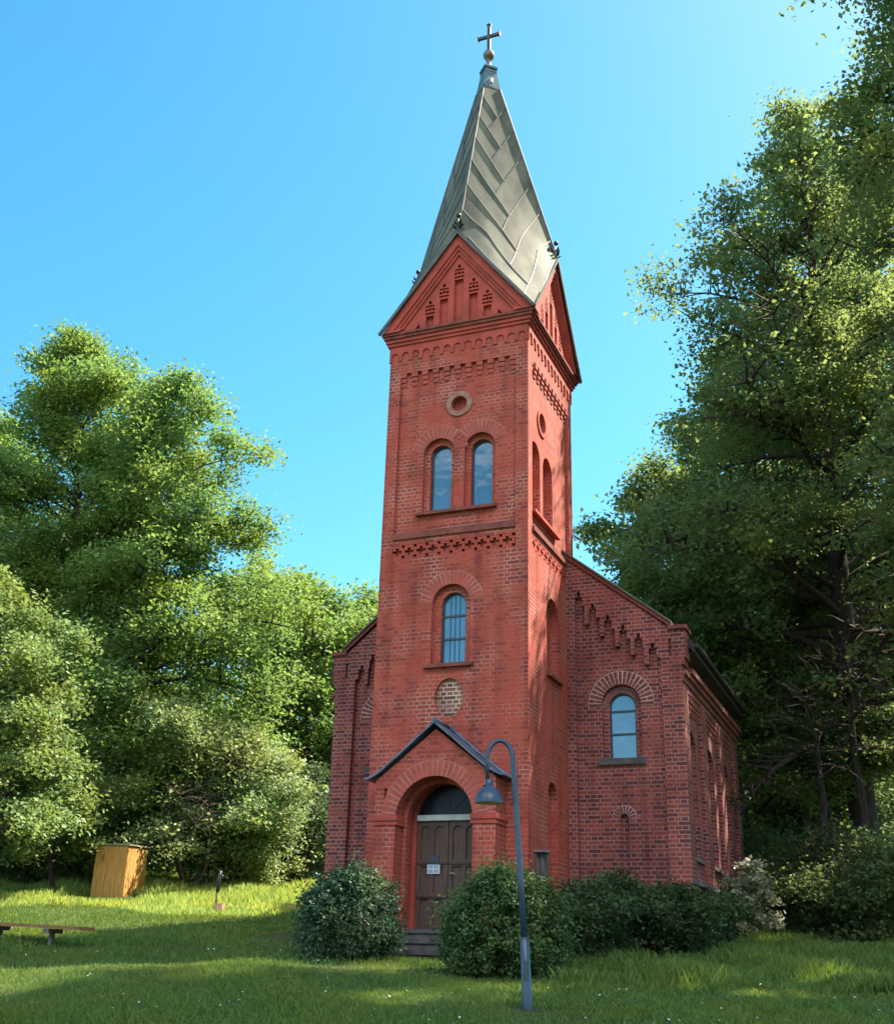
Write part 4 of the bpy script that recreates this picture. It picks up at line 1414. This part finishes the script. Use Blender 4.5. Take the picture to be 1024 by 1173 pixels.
tree('lime_tree', c7, 'lower dense tree in front of the thick trunk at the right edge, added to shade the tower foot', 'tree', 'R7',
     lambda: grow(37, 18, .30, .42, 4.0, lump_p, 60, 70000, .14, sigma=.28, el0=(8, 62), droop=.6, keep=keeper(c7)), 'deep')
c9, w9 = sized(1062, 37, 990, 172)
tree('lime_tree', c9, 'tall tree behind the great spreading one, its top just to the right of that crown', 'tree', 'R9',
     lambda: grow(39, w9.z, .36, .30, 5.2, full_p, 84, 90000, .15, sigma=.34, lean=(w9.x, w9.y), el0=(8, 64), droop=.6, keep=keeper(c9)), 'deep')
c8, w8 = sized(792, 37, 752, 575)
tree('maple_tree', c8, 'rounded tree rising just behind the right slope of the nave roof', 'tree', 'R8',
     lambda: grow(38, w8.z, .22, .25, 4.2, lump_p, 54, 60000, .16, sigma=.32, lean=(w8.x, w8.y), el0=(8, 60), droop=.6, keep=keeper(c8)), 'deep')
c4, w4 = sized(955, 46, 900, 520)
tree('maple_tree', c4, 'mid-height tree behind, with bright backlit leaves between the right trunks', 'tree', 'R4',
     lambda: grow(34, w4.z, .22, .08, 6.0, oval_p, 60, 60000, .18, sigma=.45, lean=(w4.x, w4.y), keep=keeper(c4)), 'alder2')
c5, w5 = sized(1010, 50, 1010, 560)
tree('maple_tree', c5, 'mid-height backlit tree behind the thick trunk at the right', 'tree', 'R5',
     lambda: grow(35, w5.z, .22, .06, 6.0, oval_p, 60, 55000, .19, sigma=.45, keep=keeper(c5)), 'alder2')
for i, (px, s, pt, pyt, lab) in enumerate(((948, 30.5, 935, 800, 'thin leaning sapling in the dark gap right of the nave'),
                                           (1004, 30, 968, 740, 'third slim trunk leaning left beside the thick one at the right edge'),
                                           (978, 33, 905, 770, 'slanting thin tree crossing the gloom right of the nave'))):
    bb, vv = sized(px, s, pt, pyt)
    tree('sapling', bb, lab, 'tree', 'S%d' % i,
         (lambda bb=bb, vv=vv, i=i: grow(50 + i, vv.z, .17, .62, 1.9, round_p, 20, 9000, .13, sigma=.28, lean=(vv.x, vv.y), keep=keeper(bb))), 'shade')
for i, (px, s, pyt, lab) in enumerate(((905, 33, 968, 'shady bush right of the nave behind the pale leafy plant'),
                                       (965, 29.5, 960, 'shady bush between the leaning saplings at the right'),
                                       (1030, 27.5, 985, 'shady bush at the right edge under the thick trunk'),
                                       (885, 40, 900, 'far shaded bush just past the back corner of the nave'),
                                       (960, 38, 900, 'tall shaded bush behind the thick trunk at the right'))):
    bb, vv = sized(px, s, px, pyt)
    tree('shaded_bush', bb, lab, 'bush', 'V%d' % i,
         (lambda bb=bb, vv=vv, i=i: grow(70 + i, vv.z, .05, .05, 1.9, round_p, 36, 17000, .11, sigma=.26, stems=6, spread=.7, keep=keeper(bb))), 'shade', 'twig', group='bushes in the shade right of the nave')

# -- shrubs by the church
def shrub(seed, rx, ry, rz, n, leaf, lump=.16):
    """clipped shrub: dense leafy shell with short outward shoots, bare stems inside"""
    rng = np.random.default_rng(seed)
    d = rng.normal(size=(n, 3)); d /= np.linalg.norm(d, axis=1)[:, None]
    d[:, 2] = np.where(d[:, 2] < -.68, -d[:, 2], d[:, 2])
    ph = rng.uniform(0, 6.28, 6)
    f = 1 + lump * (np.sin(d[:, 0] * 5 + ph[0]) * np.sin(d[:, 1] * 6 + ph[1]) + .7 * np.sin(d[:, 2] * 8 + ph[2] + d[:, 0] * 3) + .5 * np.sin(d[:, 0] * 13 + d[:, 1] * 11 + ph[3]))
    shoot = rng.random(n) < .12
    r = f * np.where(shoot, rng.uniform(1.0, 1.2, n), 1 - np.abs(rng.normal(0, .14, n)))
    # clump: pull leaves towards random twig tips
    C = d * r[:, None]
    tips = rng.normal(size=(420, 3)); tips /= np.linalg.norm(tips, axis=1)[:, None]
    tips *= rng.uniform(.86, 1.05, 420)[:, None]
    k = rng.integers(0, 420, n)
    pull = rng.random(n) < .45
    tp = tips[k].copy(); tp[:, 2] = np.where(tp[:, 2] < -.68, -tp[:, 2], tp[:, 2])
    C = np.where(pull[:, None], tp * f[:, None] + rng.normal(0, .055, (n, 3)), C)
    C = C * np.array([rx, ry, rz]) + np.array([0, 0, rz * .70])
    C = C[C[:, 2] > .01]
    LV, LF = leaves(rng, C, leaf, up=.35, asp=.55, out=(C - np.array([0, 0, rz * .7])) / max(rx, rz) * .5)
    br = []
    for i in range(40):
        q = rng.normal(size=3); q /= np.linalg.norm(q); q[2] = abs(q[2])
        e = q * np.array([rx, ry, rz]) * .85 + np.array([0, 0, rz * .55])
        b0_ = np.array([rng.normal(0, .08), rng.normal(0, .08), -.05])
        br.append((np.array([b0_, b0_ * .5 + e * .5 + rng.normal(0, .04, 3), e]), [.022, .014, .005], 4))
    return tubes(br), (LV, LF)
sb = base(398, 20.6)
tree('round_shrub', sb, 'round bluish-green shrub left of the church steps', 'bush', 'bushL', lambda: shrub(101, .80, .78, .80, 36000, .058), 'privet2', 'twig', parts=('stems', 'foliage'))
sb = base(578, 18.9)
tree('round_shrub', sb, 'large rounded green shrub right of the church door, behind the lamp', 'bush', 'bushR', lambda: shrub(102, .90, .85, .86, 44000, .054), 'privet', 'twig', parts=('stems', 'foliage'))
for i, (px, s, pyt, R_, lab) in enumerate(((655, 21.3, 1036, .75, 'dark leafy bush beside the notice case, right of the rounded shrub'),
                                           (700, 22.3, 1024, 1.0, 'dark bush under the small blind niche of the nave front'),
                                           (765, 22.8, 1026, 1.05, 'dark bush at the front corner of the nave'),
                                           (800, 24.4, 1034, .65, 'dark bush along the nave side next to the pale plant'))):
    bb, vv = sized(px, s, px, pyt)
    tree('dark_shrub', bb, lab, 'bush', 'W%d' % i,
         (lambda vv=vv, i=i, R_=R_: grow(110 + i, vv.z, .035, .02, R_, round_p, 40, 17000, .075, sigma=.16, stems=7, spread=.45, droop=.5)), 'elder', 'twig', group='dark shrubs along the nave front', parts=('stems', 'foliage'))
bb, vv = sized(851, 27.5, 845, 996)
tree('pale_plant', bb, 'tall pale silvery leafed plant catching sun at the nave side', 'plant', 'pale',
     lambda: grow(120, vv.z, .03, .06, .85, cone_p, 44, 5200, .12, sigma=.11, flat=.35, stems=4, spread=.45, droop=1.0, el0=(0, 50)), 'pale', 'twig', parts=('stems', 'foliage'))

# -- far wood behind everything: one mass
def wood():
    rng = np.random.default_rng(200)
    Cs = []
    for i in range(46):
        px = -260 + 1560 * (i + rng.uniform(0, 1)) / 46
        s = rng.uniform(62, 95)
        bb = base(px, s)
        hgt = rng.uniform(9, 13) if px < 640 else rng.uniform(12, 17)
        R_ = rng.uniform(3.5, 5.5)
        n = 5200
        k = rng.integers(0, 60, n)
        d = rng.normal(size=(60, 3)); d /= np.linalg.norm(d, axis=1)[:, None]
        cl = d * rng.uniform(.5, 1, 60)[:, None] * np.array([R_, R_, hgt * .5]) + np.array([bb.x, bb.y, bb.z + hgt * .5])
        Cs.append(cl[k] + rng.normal(0, .65, (n, 3)))
    C = np.concatenate(Cs)
    return leaves(rng, C, .42)
LV, LF = wood()
o = bpy.data.objects.new('woodland', raw_mesh('woodland', LV, LF, M['alder'])); COL.objects.link(o)
o['kind'] = 'stuff'; o['label'] = 'distant leafy wood closing the view behind the trees'; o['category'] = 'wood'

# ------------------------------------------------------------------ ground and grass
def axis_pts():
    a = np.concatenate([np.linspace(-400, -45, 14), np.linspace(-44, 40, 130), np.linspace(42, 400, 14)])
    return a
xs, ys = axis_pts(), axis_pts()
X, Y = np.meshgrid(xs, ys, indexing='ij')
Z = G(X, Y)
Vg = np.stack([X, Y, Z], -1).reshape(-1, 3)
nx, ny = len(xs), len(ys)
i, j = np.meshgrid(np.arange(nx - 1), np.arange(ny - 1), indexing='ij')
Fg = np.stack([i * ny + j, (i + 1) * ny + j, (i + 1) * ny + j + 1, i * ny + j + 1], -1).reshape(-1, 4)
o = bpy.data.objects.new('ground', raw_mesh('ground', Vg, Fg, M['ground'], smooth=True)); COL.objects.link(o)
o['kind'] = 'structure'

def blades(rng, X, Y, h, w, lean=.5):
    n = len(X)
    Zb = G(X, Y) - .01
    az = rng.uniform(0, 2 * np.pi, n); la = rng.uniform(0, 2 * np.pi, n)
    dx, dy = np.cos(az) * w * .5, np.sin(az) * w * .5
    lx, ly = np.cos(la) * h * lean * rng.uniform(.2, 1, n), np.sin(la) * h * lean * rng.uniform(.2, 1, n)
    V = np.empty((n, 4, 3))
    V[:, 0] = np.stack([X - dx, Y - dy, Zb], 1); V[:, 1] = np.stack([X + dx, Y + dy, Zb], 1)
    V[:, 2] = np.stack([X + dx * .75 + lx * .35, Y + dy * .75 + ly * .35, Zb + h * .6], 1)
    V[:, 3] = np.stack([X + lx, Y + ly, Zb + h], 1)
    return V.reshape(-1, 3), np.arange(n * 4).reshape(n, 4)

def region(rng, n, s0, s1, p0=-90, p1=1110, power=1.6):
    """points spread over the part of the ground between two distances"""
    u = rng.random(n)
    s = s0 * (s1 / s0) ** (u ** power) if power else rng.uniform(s0, s1, n)
    px = rng.uniform(p0, p1, n)
    t = (px - 512) / 1296.94 * 1.12 * s
    x = CX + FWDX * s + math.cos(YAW) * t
    y = CY + FWDY * s + math.sin(YAW) * t
    return x, y, s

rng = np.random.default_rng(300)
x, y, s = region(rng, 640000, 10.5, 46, -300, 1200, power=1.0)
inside = (np.abs(x) < 4.2) & (y > -.6) & (y < NEND)
inside |= (np.abs(x) < 1.15) & (y > -1.6) & (y <= 0)
inside |= (np.hypot(x - lp.x, y - lp.y) < .16 + .22 * rng.random(len(x)))
inside |= (np.abs(x - .1 * (y + 2)) < .55) & (y < -1.4) & (y > -4.5) & (rng.random(len(x)) < .55)
x, y, s = x[~inside], y[~inside], s[~inside]
patch = .5 + .5 * np.sin(x * 1.1 + np.sin(y * .8) * 2) * np.cos(y * .9 + np.sin(x * .5))
h = (.035 + .05 * patch) * rng.uniform(.5, 1.4, len(x)) * np.where(s < 20, 1.0, 1.25)
w = np.clip(.00062 * s, .006, .03)
V1, F1 = blades(rng, x, y, h, w, .8)
o = bpy.data.objects.new('grass', raw_mesh('grass', V1, F1, M['grass'])); COL.objects.link(o)
o['kind'] = 'stuff'; o['label'] = 'short green lawn grass around the church'; o['category'] = 'grass'
# taller meadow at the back left
x, y, s = region(rng, 150000, 29, 46, -120, 470, power=1.0)
ok = ~((x > -4.6) & (y > -1)) 
edge = 30.5 + 1.2 * np.sin(x * .9)
ok &= s > edge
ok &= ~((np.abs(x + 13.2) < 1.7) & (np.abs(y - 7.2) < 1.6))
x, y, s = x[ok], y[ok], s[ok]
h = rng.uniform(.14, .52, len(x)) * (.5 + .5 * np.clip((s - 31) / 4, 0, 1)) * (.75 + .35 * np.sin(x * 1.9) * np.cos(y * 1.5))
V2, F2 = blades(rng, x, y, h, np.full(len(x), .022), .5)
o = bpy.data.objects.new('meadow_grass', raw_mesh('meadow_grass', V2, F2, M['meadow'])); COL.objects.link(o)
o['kind'] = 'stuff'; o['label'] = 'tall light green meadow grass behind the lawn'; o['category'] = 'grass'
# unmown strip by the walls and at the right
x, y, s = region(rng, 110000, 17.5, 31, 620, 1110, power=1.0)
ok = (y > -2.6 + 1.1 * rng.normal(size=len(x)) + .5 * np.sin(x * 1.3) - .35 * np.maximum(x - 4, 0)) & ~((np.abs(x) < 4.2) & (y > -.3))
x, y, s = x[ok], y[ok], s[ok]
h = rng.uniform(.05, .26, len(x)) * np.clip((.35 + .5 * (np.sin(x * 2.1) * np.cos(y * 1.4) + 1)), .3, 1.2)
V3, F3 = blades(rng, x, y, h, np.full(len(x), .0115), .6)
o = bpy.data.objects.new('rough_grass', raw_mesh('rough_grass', V3, F3, M['grass'])); COL.objects.link(o)
o['kind'] = 'stuff'; o['label'] = 'rough unmown grass along the nave and under the right trees'; o['category'] = 'grass'

# daisies and fallen leaves scattered in the lawn
def scatter(seed, n, s0, s1, size, zlo, zhi, m, name, label):
    rng = np.random.default_rng(seed)
    x, y, s = region(rng, n, s0, s1, power=1.0)
    ok = ~((np.abs(x) < 4.3) & (y > -2.2))
    k = np.sin(x * 1.7 + 1.1) * np.cos(y * 1.3) + .5 * np.sin(x * .6 - y * .8) > .1
    ok &= k
    x, y = x[ok], y[ok]
    C = np.stack([x, y, G(x, y) + rng.uniform(zlo, zhi, len(x))], 1)
    V, F = leaves(rng, C, size, up=1.4, asp=.9)
    o = bpy.data.objects.new(name, raw_mesh(name, V, F, M[m])); COL.objects.link(o)
    o['kind'] = 'stuff'; o['label'] = label; o['category'] = name
scatter(401, 1500, 11, 34, .028, .06, .12, 'white', 'daisies', 'tiny white daisies dotted over the shaded lawn')
